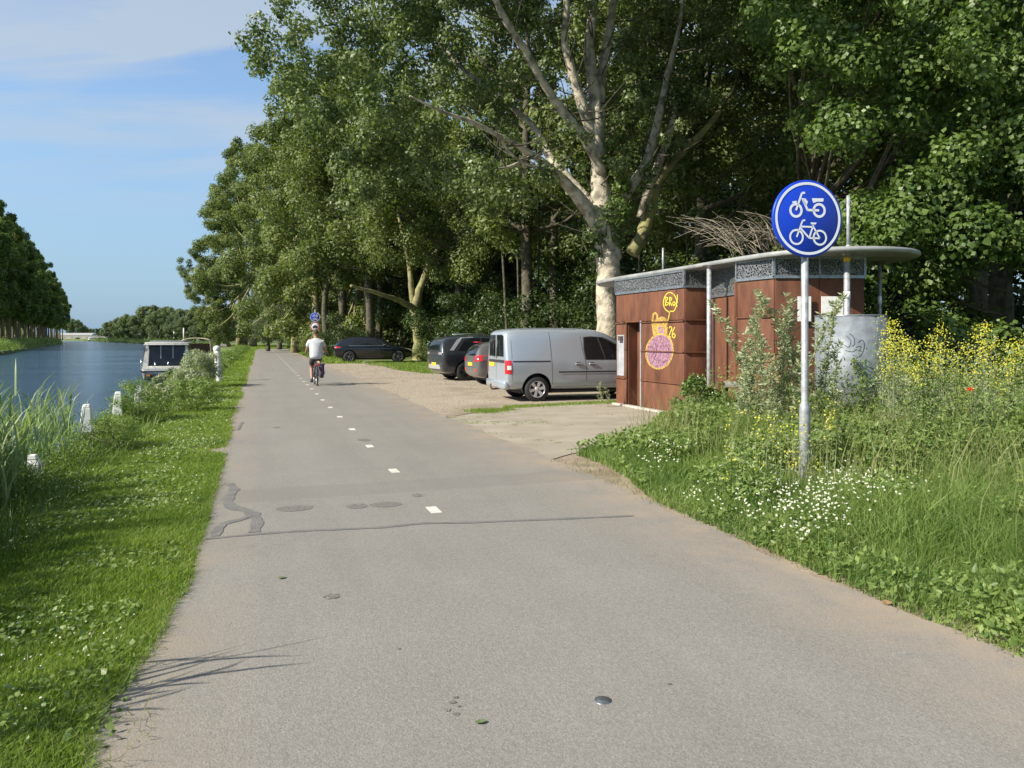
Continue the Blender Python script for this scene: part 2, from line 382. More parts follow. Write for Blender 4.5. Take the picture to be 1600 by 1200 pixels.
def water_mat():
    m = bpy.data.materials.new('canal_water'); t, o = nodes(m); n = t.nodes.new; l = t.links.new
    b = n('ShaderNodeBsdfPrincipled'); b.inputs['Base Color'].default_value = (0.030, 0.070, 0.120, 1); b.inputs['Roughness'].default_value = .09; b.inputs['IOR'].default_value = 1.33
    tc = n('ShaderNodeTexCoord'); mp = n('ShaderNodeMapping'); mp.inputs['Rotation'].default_value = (0,0,radians(20)); mp.inputs['Scale'].default_value = (.5, 1.6, 1); l(tc.outputs['Object'], mp.inputs[0])
    n1 = n('ShaderNodeTexNoise'); n1.inputs['Scale'].default_value = 1.9; n1.inputs['Detail'].default_value = 6; n1.inputs['Roughness'].default_value = .6; l(mp.outputs[0], n1.inputs['Vector'])
    n2 = n('ShaderNodeTexNoise'); n2.inputs['Scale'].default_value = .12; n2.inputs['Detail'].default_value = 2; l(tc.outputs['Object'], n2.inputs['Vector'])
    mu = n('ShaderNodeMath'); mu.operation = 'MULTIPLY'; l(n1.outputs['Fac'], mu.inputs[0]); l(n2.outputs['Fac'], mu.inputs[1])
    bp = n('ShaderNodeBump'); bp.inputs['Strength'].default_value = 1.0; bp.inputs['Distance'].default_value = .5; l(mu.outputs[0], bp.inputs['Height'])
    l(bp.outputs[0], b.inputs['Normal']); l(b.outputs[0], o.inputs[0]); return m
M['water'] = water_mat()
poly_sheet('water', [(-3000,-200),(200,-200),(200,2500),(-3000,2500)], ZW, M['water'], kind='structure')

# cycle path: local x across, local y along
PATH_M = Matrix(((DV.x, DU.x, 0, 0), (DV.y, DU.y, 0, 0), (0, 0, 1, 0), (0, 0, 0, 1)))
def asphalt_mat():
    m = bpy.data.materials.new('asphalt'); t, o = nodes(m); n = t.nodes.new; l = t.links.new
    tc = n('ShaderNodeTexCoord')
    def noise(s, d=3, r=.5, v=None):
        a = n('ShaderNodeTexNoise'); a.inputs['Scale'].default_value = s; a.inputs['Detail'].default_value = d; a.inputs['Roughness'].default_value = r
        l(v or tc.outputs['Object'], a.inputs['Vector']); return a.outputs['Fac']
    def ramp(x, p0, p1, c0, c1):
        r = n('ShaderNodeValToRGB'); e = r.color_ramp.elements; e[0].position = p0; e[1].position = p1; e[0].color = (*c0,1); e[1].color = (*c1,1); l(x, r.inputs[0]); return r.outputs[0]
    def mix(f, a, b, mode='MIX'):
        x = n('ShaderNodeMixRGB'); x.blend_type = mode
        (l(f, x.inputs[0]) if not isinstance(f, float) else setattr(x.inputs[0], 'default_value', f)); l(a, x.inputs[1])
        (l(b, x.inputs[2]) if not isinstance(b, tuple) else setattr(x.inputs[2], 'default_value', (*b,1))); return x.outputs[0]
    base = ramp(noise(.7, 6, .6), .3, .7, (.198,.186,.163), (.243,.228,.201))
    mpl = n('ShaderNodeMapping'); mpl.inputs['Scale'].default_value = (1.6, .12, 1); l(tc.outputs['Object'], mpl.inputs[0])
    base = mix(ramp(noise(1.2, 5, .6, mpl.outputs[0]), .42, .62, (0,0,0), (.35,.35,.35)), base, (.165,.152,.132))
    base = mix(ramp(noise(2.6, 7, .75), .60, .70, (0,0,0), (.28,.28,.28)), base, (.13,.12,.105))
    # aggregate: pale and dark stones in the binder
    vo = n('ShaderNodeTexVoronoi'); vo.inputs['Scale'].default_value = 95; l(tc.outputs['Object'], vo.inputs['Vector'])
    base = mix(.25, base, ramp(vo.outputs['Color'], .15, .95, (.12,.11,.098), (.38,.35,.31)))
    base = mix(ramp(noise(170, 2), .66, .74, (0,0,0), (.6,.6,.6)), base, (.46,.43,.39))
    base = mix(ramp(noise(140, 2), .30, .38, (.5,.5,.5), (0,0,0)), base, (.075,.07,.065))
    base = mix(ramp(noise(38, 3), .66, .74, (0,0,0), (.35,.35,.35)), base, (.11,.10,.095))
    # sand washed in from both edges
    s = n('ShaderNodeSeparateXYZ'); l(tc.outputs['Object'], s.inputs[0])
    def edge(a0, a1):
        mr = n('ShaderNodeMapRange'); mr.inputs[1].default_value = a0; mr.inputs[2].default_value = a1; l(s.outputs['X'], mr.inputs[0])
        mu = n('ShaderNodeMath'); mu.operation = 'MULTIPLY'; l(mr.outputs[0], mu.inputs[0]); l(ramp(noise(1.6, 5, .7), .35, .62, (0,0,0), (1,1,1)), mu.inputs[1]); return mu.outputs[0]
    base = mix(edge(2.6, 3.6), base, (.31,.25,.185)); base = mix(edge(.05, -.7), base, (.27,.225,.17))
    # two slightly differently coloured strips of old repair
    def band(y0, y1, soft):
        wv = n('ShaderNodeMath'); wv.operation = 'MULTIPLY_ADD'; l(noise(2.0, 3), wv.inputs[0]); wv.inputs[1].default_value = .18; l(s.outputs['Y'], wv.inputs[2])
        a = n('ShaderNodeMapRange'); a.inputs[1].default_value = y0; a.inputs[2].default_value = y0+soft; l(wv.outputs[0], a.inputs[0])
        b_ = n('ShaderNodeMapRange'); b_.inputs[1].default_value = y1+soft; b_.inputs[2].default_value = y1; l(wv.outputs[0], b_.inputs[0])
        mm = n('ShaderNodeMath'); mm.operation = 'MULTIPLY'; l(a.outputs[0], mm.inputs[0]); l(b_.outputs[0], mm.inputs[1]); 
        m3 = n('ShaderNodeMath'); m3.operation = 'MULTIPLY'; l(mm.outputs[0], m3.inputs[0]); m3.inputs[1].default_value = .30; return m3.outputs[0]
    base = mix(band(7.72, 8.35, .05), base, (.155,.145,.13))
    br = n('ShaderNodeBsdfPrincipled'); l(base, br.inputs['Base Color']); br.inputs['Roughness'].default_value = .88; br.inputs['Specular IOR Level'].default_value = .3
    bp = n('ShaderNodeBump'); bp.inputs['Strength'].default_value = .55; bp.inputs['Distance'].default_value = .006; l(noise(120, 3), bp.inputs['Height']); l(bp.outputs[0], br.inputs['Normal'])
    l(br.outputs[0], o.inputs[0]); return m
M['asphalt'] = asphalt_mat()
ZP = 0.02
def edge_line(v0, sgn):
    r = []; u = -6.0
    while u < 108:
        x = np.array([u*1.0]); z0 = np.array([0.0]); amp = .5 if u < 30 else .3
        d = (vnoise(x, z0, .9, 3)[0]-.5)*.10 + (vnoise(x, z0, .22, 9)[0]-.5)*.07 + (vnoise(x, z0, 3.1, 4)[0]-.5)*.24 + (np.interp(u, [2.2,3.6,4.2,5.8,8], [-.06,-.11,.05,.08,0]) if v0 < 0 else 0) - (.22*math.exp(-((u-11.3)/.22)**2) if v0 < 0 else 0)
        r.append((v0 + sgn*d, u)); u += .12 if u < 25 else .8
    return r
LE = edge_line(-.50, 1); RE = edge_line(3.58, 1)
def pathmesh(name, le, re, z, m, **kw):
    n = len(le); V_ = [(a, b, z) for a, b in le] + [(a, b, z) for a, b in re] + [(a, b, -.05) for a, b in le] + [(a, b, -.05) for a, b in re]
    F = [(i, n+i, n+i+1, i+1) for i in range(n-1)] + [(i, i+1, 2*n+i+1, 2*n+i) for i in range(n-1)] + [(n+i+1, n+i, 3*n+i, 3*n+i+1) for i in range(n-1)]
    me = bpy.data.meshes.new(name); me.from_pydata(V_, [], F); o = link(name, me, m, None, **kw); o.matrix_world = PATH_M; return o
path = pathmesh('cycle_path', LE, RE, ZP, M['asphalt'], kind='structure')
# far bend of the path to the left
bend = smooth_path([(1.5,107),(1.1,113),(-.2,120),(-2.2,130),(-4.8,146),(-7.5,170),(-9.5,200)], 5)
mb = MB(); mb.ribbon([tuple(p) for p in bend], 4.0, lambda a, b: W(b, a, .016)); mb.build('cycle_path_bend', M['asphalt'], None, flat=True, kind='structure')
# dashes, cracks, stains: thin sheets on the path, local coordinates (v, u)
inv = PATH_M.inverted()
def loc(px, py):
    q = inv @ Gd(px, py, ZP); return (q.x, q.y)
ZM = ZP + .0025
mark = mat('worn_road_paint', (0.70, 0.66, 0.56), .7, col2=(0.50, 0.47, 0.40), scale=9, bump=.2)
u = 7.06 - 2.13*1
k = 0
us = [6.79 + 2.13*i for i in range(42)]
dash_me = None
for i, u in enumerate(us):
    j = (random.random()-.5)*.012
    mb = MB(); mb.prism([(-.048,-.135),(.052,-.13),(.048,.135),(-.05,.13)], 0, .0035, lambda a, b, d: Vector((1.515+a+j, u+b, ZM+d-.004)))
    mb.build('dash', mark, path)
SZ = ZM
seal = mat('bitumen_crack_seal', (0.125, 0.119, 0.110), .85, col2=(0.165,0.157,0.143), scale=8, bump=.3)
def seal_strip(name, pts, w_, m=seal, z=None):
    global SZ; SZ += .0005; z = SZ
    q = smooth_path(pts, 4); ww = [w_*(.7+.7*random.random()) for _ in q]
    mb = MB(); mb.ribbon([tuple(p) for p in q], ww, lambda a, b: Vector((a, b, z)))
    mb.build(name, m, path, flat=True)
seal_strip('crack_seal', [loc(*p) for p in [(322,842),(400,835),(470,830),(540,827),(600,824),(660,818),(720,817),(800,814),(900,810),(990,806)]], .05)
seal_strip('crack_seal', [loc(*p) for p in [(358,756),(366,765),(356,780),(362,792),(385,798),(398,806),(402,816),(397,832)]], .10)
seal_strip('crack_seal', [loc(*p) for p in [(336,838),(342,826),(352,818),(376,812),(392,806)]], .07)
seal_strip('crack_seal', [loc(*p) for p in [(372,672),(376,664),(379,660)]], .06)
def blot(name, px, py, rx, ry, m, z=ZM, n=22, irr=.15, h=.0):
    c = loc(px, py); pts = []
    for k in range(n):
        q = 2*pi*k/n; r = 1 + irr*(random.random()-.5); pts.append((c[0]+rx*cos(q)*r, c[1]+ry*sin(q)*r))
    mb = MB(); mb.add([Vector((a, b, z)) for a, b in pts], [tuple(range(n))]); return mb.build(name, m, path, flat=True)
patchm = mat('patched_asphalt', (0.155,0.145,0.128), .9, var=.35, scale=60, bump=.4, bscale=150)
blot('patch', 460, 794.5, .17, .12, patchm); blot('patch', 558, 791, .10, .10, patchm); blot('patch', 603, 788.5, .15, .11, patchm)
blot('patch', 652, 774, .05, .08, patchm); blot('patch', 569, 687.5, .09, .16, patchm); blot('patch', 432, 668, .07, .12, patchm)
for p in [(707,1097,.017),(712,1090,.012),(699,1110,.014),(713,1116,.014),(717,1104,.01),(519,932,.05),(623,1014,.012),(1045,1069,.012)]:
    blot('stain', p[0], p[1], p[2], p[2]*.9, patchm, irr=.5)
c = loc(942, 1094.5)
mb = MB(); mb.lathe([(0,.008),(.016,.0075),(.026,.005),(.031,.001),(.037,.0008),(.039,-.004)], (c[0], c[1], ZP+.002), 24); tag(mb.build('survey_stud', mat('worn_steel', (.22,.23,.24), .4, .8, var=.2, scale=60), None), 'round domed steel stud set in the asphalt near the camera', 'stud').matrix_world = PATH_M
leafgreen = mat('fallen_leaf', (0.12,0.16,0.06), .6); leafbrown = mat('dry_leaf', (0.30,0.19,0.09), .7)
for px, py, s, mm, lb in [(440,904,.045,leafgreen,'torn green leaf lying on the asphalt beyond the damp spots'),(751,1130,.04,leafgreen,'small green leaf lying on the asphalt close to the camera'),(1385,943,.07,leafbrown,'curled brown dry leaf on the right path edge beside the grass')]:
    p = Gd(px, py, ZP); mb = MB(); a = random.random()*6
    pts = [(0,-.5),(.25,-.25),(.33,.0),(.2,.3),(0,.5),(-.22,.28),(-.3,0),(-.22,-.3)]
    f = lambda x, y: Vector((p.x+(x*cos(a)-y*sin(a))*s*1.3, p.y+(x*sin(a)+y*cos(a))*s*1.3, ZP+.006+.012*abs(x)+.01*y*y))
    mb.add([f(0,0)]+[f(*q) for q in pts], [(0,i+1,(i+1)%8+1) for i in range(8)]); tag(mb.build('fallen_leaf', mm), lb, 'leaf')

# sandy margins, gravel parking ground, concrete apron
poly_sheet('bare_soil', [tuple(W(6,3.2)[:2]), tuple(W(20,3.2)[:2]), (-4,24), (3,21), (6,18), (4,12.3), (2.35,11.5), (1.6,9.6), (1.65,8)], .002, M['sand'], kind='structure')
SE = [Vector(W(u_, v_)) for v_, u_ in RE if u_ < 16]
poly_sheet('sandy_margin', [tuple(W(u_, 3.3)[:2]) for u_ in (-5, 0, 5, 8, 10, 11.2)] + [(.3,10.6),(1.0,10.6),(1.45,9.7),(1.5,8.4),(1.6,7.4)] + [tuple(W(u_, 3.78)[:2]) for u_ in (6, 3, 0, -5)], .004, M['sand'], wob=.05, kind='structure')
poly_sheet('sandy_verge', [tuple(W(u_, -.40)[:2]) for u_ in (-5, 0, 5, 10, 20, 40)] + [tuple(W(u_, -.56)[:2]) for u_ in (40, 20, 10, 5, 0, -5)], .004, M['sand'], wob=.04, kind='structure')
def gravel_mat():
    m = bpy.data.materials.new('brown_gravel'); t, o = nodes(m); n = t.nodes.new; l = t.links.new
    tc = n('ShaderNodeTexCoord'); a = n('ShaderNodeTexNoise'); a.inputs['Scale'].default_value = .5; a.inputs['Detail'].default_value = 6; a.inputs['Roughness'].default_value = .65; l(tc.outputs['Object'], a.inputs['Vector'])
    r = n('ShaderNodeValToRGB'); e = r.color_ramp.elements; e[0].position = .32; e[0].color = (.20,.155,.105,1); e[1].position = .5; e[1].color = (.36,.30,.22,1); l(a.outputs['Fac'], r.inputs[0])
    v = n('ShaderNodeTexVoronoi'); v.inputs['Scale'].default_value = 22; l(tc.outputs['Object'], v.inputs['Vector'])
    r2 = n('ShaderNodeValToRGB'); r2.color_ramp.elements[0].position = .1; r2.color_ramp.elements[1].position = .9; r2.color_ramp.elements[0].color = (.17,.13,.095,1); r2.color_ramp.elements[1].color = (.38,.33,.26,1); l(v.outputs['Color'], r2.inputs[0])
    mx_ = n('ShaderNodeMixRGB'); mx_.inputs[0].default_value = .35; l(r.outputs[0], mx_.inputs[1]); l(r2.outputs[0], mx_.inputs[2])
    b = n('ShaderNodeBsdfPrincipled'); b.inputs['Roughness'].default_value = .95; l(mx_.outputs[0], b.inputs['Base Color'])
    bp = n('ShaderNodeBump'); bp.inputs['Strength'].default_value = .8; bp.inputs['Distance'].default_value = .02; l(v.outputs['Distance'], bp.inputs['Height']); l(bp.outputs[0], b.inputs['Normal']); l(b.outputs[0], o.inputs[0]); return m
M['gravel'] = gravel_mat()
GRAVEL = [tuple(W(14.5,3.1)[:2]), tuple(W(20,3.1)[:2]), tuple(W(30,3.1)[:2]), tuple(W(46,3.1)[:2]), (-11.2,47),(-8.0,47.5),(-7.2,44),(-6.3,40.5),(-5.4,36.5),(-4.0,33.5),(-2,32),(4,31.5),(13,28),(14,18),(6,20.5),(2.5,18.3),(1.3,18.1),(-.2,16.6)]
poly_sheet('gravel_parking', GRAVEL, .010, M['gravel'], wob=.12, kind='structure')
pad_m = mat('old_concrete_paving', (0.34, 0.30, 0.235), .92, col2=(0.27, 0.235, 0.175), scale=1.4, bump=.35, bscale=50)
PAD = [tuple(W(14.4,3.46)[:2]), (-.5,16.4),(1.2,17.9),(2.3,18.6),(5,20.4),(7.6,14),(6.2,12.5),(4.2,12.4),(3.35,13.2),(2.9,12.6),(2.3,11.65),(1.4,10.75),(.8,10.3),(.35,9.6),tuple(W(10.0,3.2)[:2])]
pad = poly_sheet('concrete_apron', PAD, .014, pad_m, wob=.03, kind='structure')
# stones of the gravel
n = 14000; x = rng.uniform(-12, 4, n); y = rng.uniform(14, 42, n); ok = inpoly(x, y, GRAVEL); x = x[ok]; y = y[ok]; n = len(x)
s = rng.uniform(.006, .022, n) * (1 + (y-14)/30)
tet = np.array([[1,0,0],[-.5,.87,0],[-.5,-.87,0],[0,0,.9]]); a = rng.random(n)*6.28
ca, sa = np.cos(a), np.sin(a); V_ = np.stack([np.stack([x+s*(ca*t[0]-sa*t[1]), y+s*(sa*t[0]+ca*t[1]), .008+s*t[2]], 1) for t in tet], 1).reshape(-1,3)
i = np.arange(n)[:,None]*4; me = np_mesh('gravel_stones', V_, [np.concatenate([i+[0,1,3], i+[1,2,3], i+[2,0,3]])], np.repeat(rng.random(n),4))
link('gravel_stones', me, leafmat('loose_stone', (.17,.13,.09), (.38,.33,.26), 0.0, .9), None, kind='stuff')

# ---------------------------------------------------------------- grass and ground cover
def scatter(poly, dens, fn=None):
    xs = [p[0] for p in poly]; ys = [p[1] for p in poly]; x0, x1, y0, y1 = min(xs), max(xs), min(ys), max(ys)
    n = int((x1-x0)*(y1-y0)*dens); x = rng.uniform(x0, x1, n); y = rng.uniform(y0, y1, n); k = inpoly(x, y, poly)
    if fn is not None: k &= rng.random(n) < fn(x, y)
    return x[k], y[k]
def stuff(name, veg, m): return link(name, veg.mesh(name), m, None, kind='stuff')
def bankz(x, y):
    return np.interp(x*DV.x + y*DV.y + 2.61, [0, .02, .5, 1.2, 2.1], [-.3, -.16, -.07, -.02, 0])
def lawn(name, polyuv, rows, m, hmin, hmax, hole=None, zf=bankz):
    vg = Veg(); poly = [tuple(W(u_, v_)[:2]) for u_, v_ in polyuv]
    for (ya, yb, dens, wd, hs) in rows:
        x, y = scatter(poly, dens, lambda x, y: ((y >= ya) & (y < yb)) * (np.abs(x) < y*.72+.6))
        uu = x*DU.x+y*DU.y; vv = x*DV.x+y*DV.y; k = vv < np.interp(uu, [q[1] for q in LE], [q[0] for q in LE])+.03+.05*rng.random(len(x))**3; x, y = x[k], y[k]
        if not len(x): continue
        hh = (hmin + (hmax-hmin)*rng.random(len(x))) * hs * (.75 + .7*vnoise(x, y, .45, 2))
        z = zf(x, y) if zf else np.zeros(len(x))
        lean = rng.normal(size=(len(x),2))*.38 + np.array([.1,.03])
        tint = np.clip(vnoise(x, y, .7, 11)*.55 + rng.random(len(x))*.55 - .05, 0, 1)
        vg.blades(np.stack([x, y, z], 1), hh, wd*(.7+.6*rng.random(len(x))), lean, tint, seg=1 if ya > 9 else 2)
    return stuff(name, vg, m)
R1 = [(2,4.5,15000,.0045,1.0),(4.5,8,10000,.006,1.0),(8,14,4500,.010,1.05),(14,24,1500,.018,1.1),(24,45,420,.035,1.2),(45,110,60,.09,1.6)]
lawn('verge_grass', [(-1,-2.5),(-1,-.42),(112,-.40),(112,-2.6)], R1, M['grass'], .035, .085)
# clover and daisy leaves mixed into the verge
x, y = scatter([tuple(W(a, b)[:2]) for a, b in [(0,-2.4),(0,-.55),(30,-.55),(30,-2.4)]], 900, lambda x, y: np.clip(1.3-y/16, .05, 1)*(vnoise(x,y,.6,21) > .45))
vg = Veg(); n = len(x); vg.leaves(np.stack([x, y, bankz(x,y)+rng.uniform(.02,.06,n)], 1), rng.normal(size=(n,3))*.5+[-.2,-.2,1], rng.uniform(.012,.035,n)*(1+y/12), .8)
stuff('clover_leaves', vg, M['weed'])
x, y = scatter([tuple(W(a, b)[:2]) for a, b in [(1,-2.2),(1,-.6),(34,-.6),(34,-2.2)]], 120, lambda x, y: (vnoise(x,y,.8,31) > .62)*np.clip(1.2-y/30,.2,1))
vg = Veg(); n = len(x); vg.leaves(np.stack([x, y, bankz(x,y)+rng.uniform(.05,.10,n)], 1), rng.normal(size=(n,3))*.5+[0,-.5,1], rng.uniform(.006,.012,n)*(1+y/22), 1.0)
stuff('clover_flowers', vg, M['daisy'])

x, y = scatter([tuple(W(a, b)[:2]) for a, b in [(1,-2.2),(1,-.40),(26,-.40),(26,-2.2)]], 420, lambda x, y: np.clip(1.2-y/18,.1,1)*(vnoise(x,y,.5,41)**2)*2); n = len(x)
vg = Veg(); vg.blades(np.stack([x,y,bankz(x,y)],1), rng.uniform(.03,.11,n), .004*(1+y/9), rng.normal(size=(n,2))*.7, seg=2)
x, y = scatter([tuple(W(a, b)[:2]) for a, b in [(1,3.5),(1,4.4),(9,4.4),(9,3.5)]], 260); n = len(x); vg.blades(np.stack([x,y,np.zeros(n)],1), rng.uniform(.05,.16,n), .005, rng.normal(size=(n,2))*.8, seg=2)
stuff('dry_grass', vg, M['strawgrass'])
# right-hand verge: tall grass from the path edge to the building
RV = [tuple(W(-3,3.62)[:2]), tuple(W(3,3.55)[:2]), tuple(W(6.4,3.62)[:2]), (1.35,7.6),(1.3,8.5),(1.15,9.4),(.85,10.25),(1.5,10.7),(2.4,11.6),(3.0,12.5),(3.4,13.1),(4.2,12.35),(6.2,12.5),(8,14.5),(16,16),(16,0)]
def rvh(x, y):
    """how tall the growth is: low by the path, waist high further in"""
    v = x*DV.x + y*DV.y; return np.clip((v-3.5)/2.6, 0, 1)
vg = Veg(); vs_ = Veg()
for (ya, yb, dens, wd) in [(2.5,5.5,4600,.0055),(5.5,8,3400,.0075),(8,11,1900,.010),(11,18,700,.015)]:
    x, y = scatter(RV, dens, lambda x, y: (y >= ya)*(y < yb)*(x < y*.72+.5))
    f = rvh(x, y); h = (.07 + .50*f**1.3)*(.5+.9*rng.random(len(x)))*(.45+1.1*vnoise(x,y,.5,8))
    cl = vnoise(x, y, .35, 44); lean = rng.normal(size=(len(x),2))*.34 + np.stack([cl-.4, vnoise(x,y,.5,45)-.5], 1)*.5
    vg.blades(np.stack([x,y,np.zeros(len(x))],1), h, wd*(.6+.8*rng.random(len(x))), lean, np.clip(vnoise(x,y,.8,12)*.8+rng.random(len(x))*.5-.15,0,1), seg=2)
stuff('tall_grass', vg, M['tallgrass'])
x, y = scatter(RV, 95, lambda x, y: (rvh(x,y) > .55)*(x < y*.72+.5)*(vnoise(x,y,1.0,17) > .42))
n = len(x); vs_.blades(np.stack([x,y,np.zeros(n)],1), rng.uniform(.7,1.15,n)*(.55+.5*rvh(x,y)), .008, rng.normal(size=(n,2))*.22+[.12,0], seg=2, droop=.12)
stuff('seeding_grass', vs_, M['strawgrass'])
# broad leaves and herbs through the grass
x, y = scatter(RV, 2600, lambda x, y: (x < y*.72+.5)*(vnoise(x,y,.55,51) > .5)*(.25+rvh(x,y)))
n = len(x); f = rvh(x,y); z = rng.random(n)**.7*(.06+.55*f)
vg = Veg(); vg.leaves(np.stack([x,y,z],1), rng.normal(size=(n,3))*.6+[-.3,-.3,.9], rng.uniform(.018,.052,n)*(1+y/14), .5)
stuff('herb_leaves', vg, M['weed'])
# daisies by the sign
vg = Veg(); vst = Veg(); 
cl = [(1075,775,60,22),(1150,800,50,25),(1210,800,85,40),(1180,850,60,16),(1290,770,70,40),(1380,750,70,25),(1330,740,50,25),(1240,830,50,18),(1250,770,60,30),(1030,715,40,14),(1050,690,40,8)]
cx = []; 
for px, py, rx, ry in cl:
    for _ in range(95 if rx > 45 else 30):
        cx.append((px+random.gauss(0,.5)*rx, py+random.gauss(0,.5)*ry))
pts = []
for px, py in cx:
    h = random.uniform(.18,.42); q = Gd(px, min(max(py, 660), 930), h)
    if q.x*DV.x+q.y*DV.y > 3.55: pts.append(q)
pts = np.array([tuple(p) for p in pts]); n = len(pts)
for k in range(2): vg.leaves(pts + rng.normal(size=(n,3))*.003, np.tile([-.3,-.7,.9],(n,1))+rng.normal(size=(n,3))*.25, .018, .85)
stuff('daisy_flowers', vg, M['daisy'])
b0 = pts.copy(); b0[:,2] = 0; vst.blades(b0, pts[:,2]*1.05, .004, rng.normal(size=(n,2))*.01, droop=.04, seg=1)
x = np.repeat(pts[:,0], 9)+rng.normal(size=9*n)*.06; y = np.repeat(pts[:,1], 9)+rng.normal(size=9*n)*.06; z = np.repeat(pts[:,2], 9)*rng.uniform(.2,.95,9*n)
vst.leaves(np.stack([x,y,z],1), rng.normal(size=(9*n,3)), .03, .25)
stuff('daisy_stems', vst, M['weed'])

# moss and weeds in the apron
x, y = scatter(PAD, 60, lambda x, y: (vnoise(x,y,.5,71) > .72)*(y < 16.5)*(x < 2.6)); n = len(x)
px_ = np.repeat(x,9)+rng.normal(size=9*n)*.035; py_ = np.repeat(y,9)+rng.normal(size=9*n)*.02
vg = Veg(); vg.blades(np.stack([px_,py_,np.full(9*n,.014)],1), rng.uniform(.006,.028,9*n), .012, rng.normal(size=(9*n,2))*.5, seg=1)
for q, r_, nn, hh in [((-.55,16.2),(.42,.45),1500,.10),((-.2,16.5),(.3,.2),500,.08)]:
    px_ = q[0]+rng.normal(size=nn)*r_[0]*.5; py_ = q[1]+rng.normal(size=nn)*r_[1]*.5
    vg.blades(np.stack([px_,py_,np.full(nn,.01)],1), rng.uniform(.4,1,nn)*hh, .012, rng.normal(size=(nn,2))*.4, seg=1)
# strip of grass behind the apron, under the van
nn = 4500; t_ = rng.random(nn); px_ = -.2+t_*3.2; py_ = 17.1+t_*1.7+rng.normal(size=nn)*.22
vg.blades(np.stack([px_,py_,np.full(nn,.01)],1), rng.uniform(.02,.07,nn), .014, rng.normal(size=(nn,2))*.4, seg=1)
# joint between apron and path
nn = 1500; u_ = rng.uniform(10.2,14.6,nn); v_ = 3.5+rng.normal(size=nn)*.03; k = vnoise(u_,v_,.3,5) > .55; u_ = u_[k]; v_ = v_[k]
vg.blades(np.stack([DU.x*u_+DV.x*v_, DU.y*u_+DV.y*v_, np.full(len(u_),.012)],1), rng.uniform(.006,.02,len(u_)), .012, rng.normal(size=(len(u_),2))*.5, seg=1)
stuff('joint_weeds', vg, M['grass'])
# grass islands of the parking ground and the wood edge
isl = [(-8.6,44),(-7.0,40.8),(-5.8,37),(-4.2,33.8),(-3,33.2),(0,34),(0,50),(-9,50)]
lawn_uv = None
vg = Veg(); x, y = scatter(isl, 130); n = len(x); vg.blades(np.stack([x,y,np.zeros(n)],1), rng.uniform(.05,.14,n), .04, rng.normal(size=(n,2))*.4, seg=1)
x, y = scatter([tuple(W(a, b)[:2]) for a, b in [(46,3.7),(46,6.2),(112,5.2),(112,3.7)]], 55); n = len(x); vg.blades(np.stack([x,y,np.zeros(n)],1), rng.uniform(.08,.3,n), .07, rng.normal(size=(n,2))*.4, seg=1)
x, y = scatter([(-45,122),(-33,96),(-30,130),(-60,160)], 12); n = len(x); vg.blades(np.stack([x,y,np.zeros(n)],1), rng.uniform(.1,.35,n), .16, rng.normal(size=(n,2))*.4, seg=1)
stuff('parking_edge_grass', vg, M['grass'])
# ---------------------------------------------------------------- trees
def cloud(vg, blobs, nleaf, size, asp=.62, up=.55, droop=0., flat=.85):
    B = np.asarray(blobs, float); w_ = B[:,3]**2; k = np.repeat(np.arange(len(B)), np.maximum(1, (w_/w_.sum()*nleaf)).astype(int)); n = len(k)
    d = unit(rng.normal(size=(n,3))); rr = B[k,3]*(.35+.65*rng.random(n)**.6); q = d*rr[:,None]*[1,1,flat]
    q[:,2] -= droop*rng.random(n)*B[k,3]
    Pt = B[k,:3] + q + rng.normal(size=(n,3))*B[k,3:4]*.10
    Nr = d*.95 + np.array([0,0,up*.65]) + rng.normal(size=(n,3))*.42
    bt = rng.random(len(B)); tint = np.clip(.55*bt[k] + .6*rng.random(n) - .05, 0, 1)
    vg.leaves(Pt, Nr, size*rng.uniform(.6,1.25,n), asp, tint)
def blobs_round(R, z0, z1, K, br=(.20,.34), prof=None, inner=.35, seed=1, lump=.35):
    r_ = np.random.default_rng(seed); out = []
    for i in range(K):
        t = r_.random(); p = prof(t) if prof else math.sqrt(max(0.05, 1-(2*t-1)**2))
        a = r_.random()*2*pi; q = (inner + (1-inner)*r_.random()**.5)*p*R*(1+lump*(math.sin(2*a+seed)+.7*math.sin(3*a+2*seed+4*t))*.5)
        out.append((q*cos(a), q*sin(a), z0+(z1-z0)*t, R*r_.uniform(*br)*(.6+.4*p)))
    return out
def trunk_mb(r0, zt, lean=(0,0), targets=(), z0=None, seed=0, rl=.32):
    r_ = random.Random(seed); mb = MB()
    n = 7; pts = []; rs = []
    for i in range(n):
        t = i/(n-1); pts.append((lean[0]*t*t+.25*r0*r_.uniform(-1,1)*(i > 0), lean[1]*t*t+.25*r0*r_.uniform(-1,1)*(i > 0), zt*t-.1*(i == 0))); rs.append(r0*(1.35 if i == 0 else 1.0)*(1-.72*t))
    sp_ = smooth_path([p+(r,) for p, r in zip(pts, rs)], 3); mb.tube([tuple(p[:3]) for p in sp_], [float(p[3]) for p in sp_], 10)
    for b in targets:
        e = Vector(b[:3]); t = min(.97, max((z0 or zt*.4)/zt, (e.z/zt)*.75)); i = t*(len(sp_)-1); s_ = Vector(sp_[int(i)][:3]); rr = float(sp_[int(i)][3])*.6
        m_ = s_.lerp(e, .5) + Vector((r_.uniform(-.4,.4), r_.uniform(-.4,.4), -.12*(e-s_).length))
        q = smooth_path([tuple(s_), tuple(m_), tuple(e)], 4); mb.tube([tuple(p) for p in q], [max(min(.02, r0*.25), rr*(1-.85*j/(len(q)-1))) for j in range(len(q))], 6)
    return mb
TREE = {}
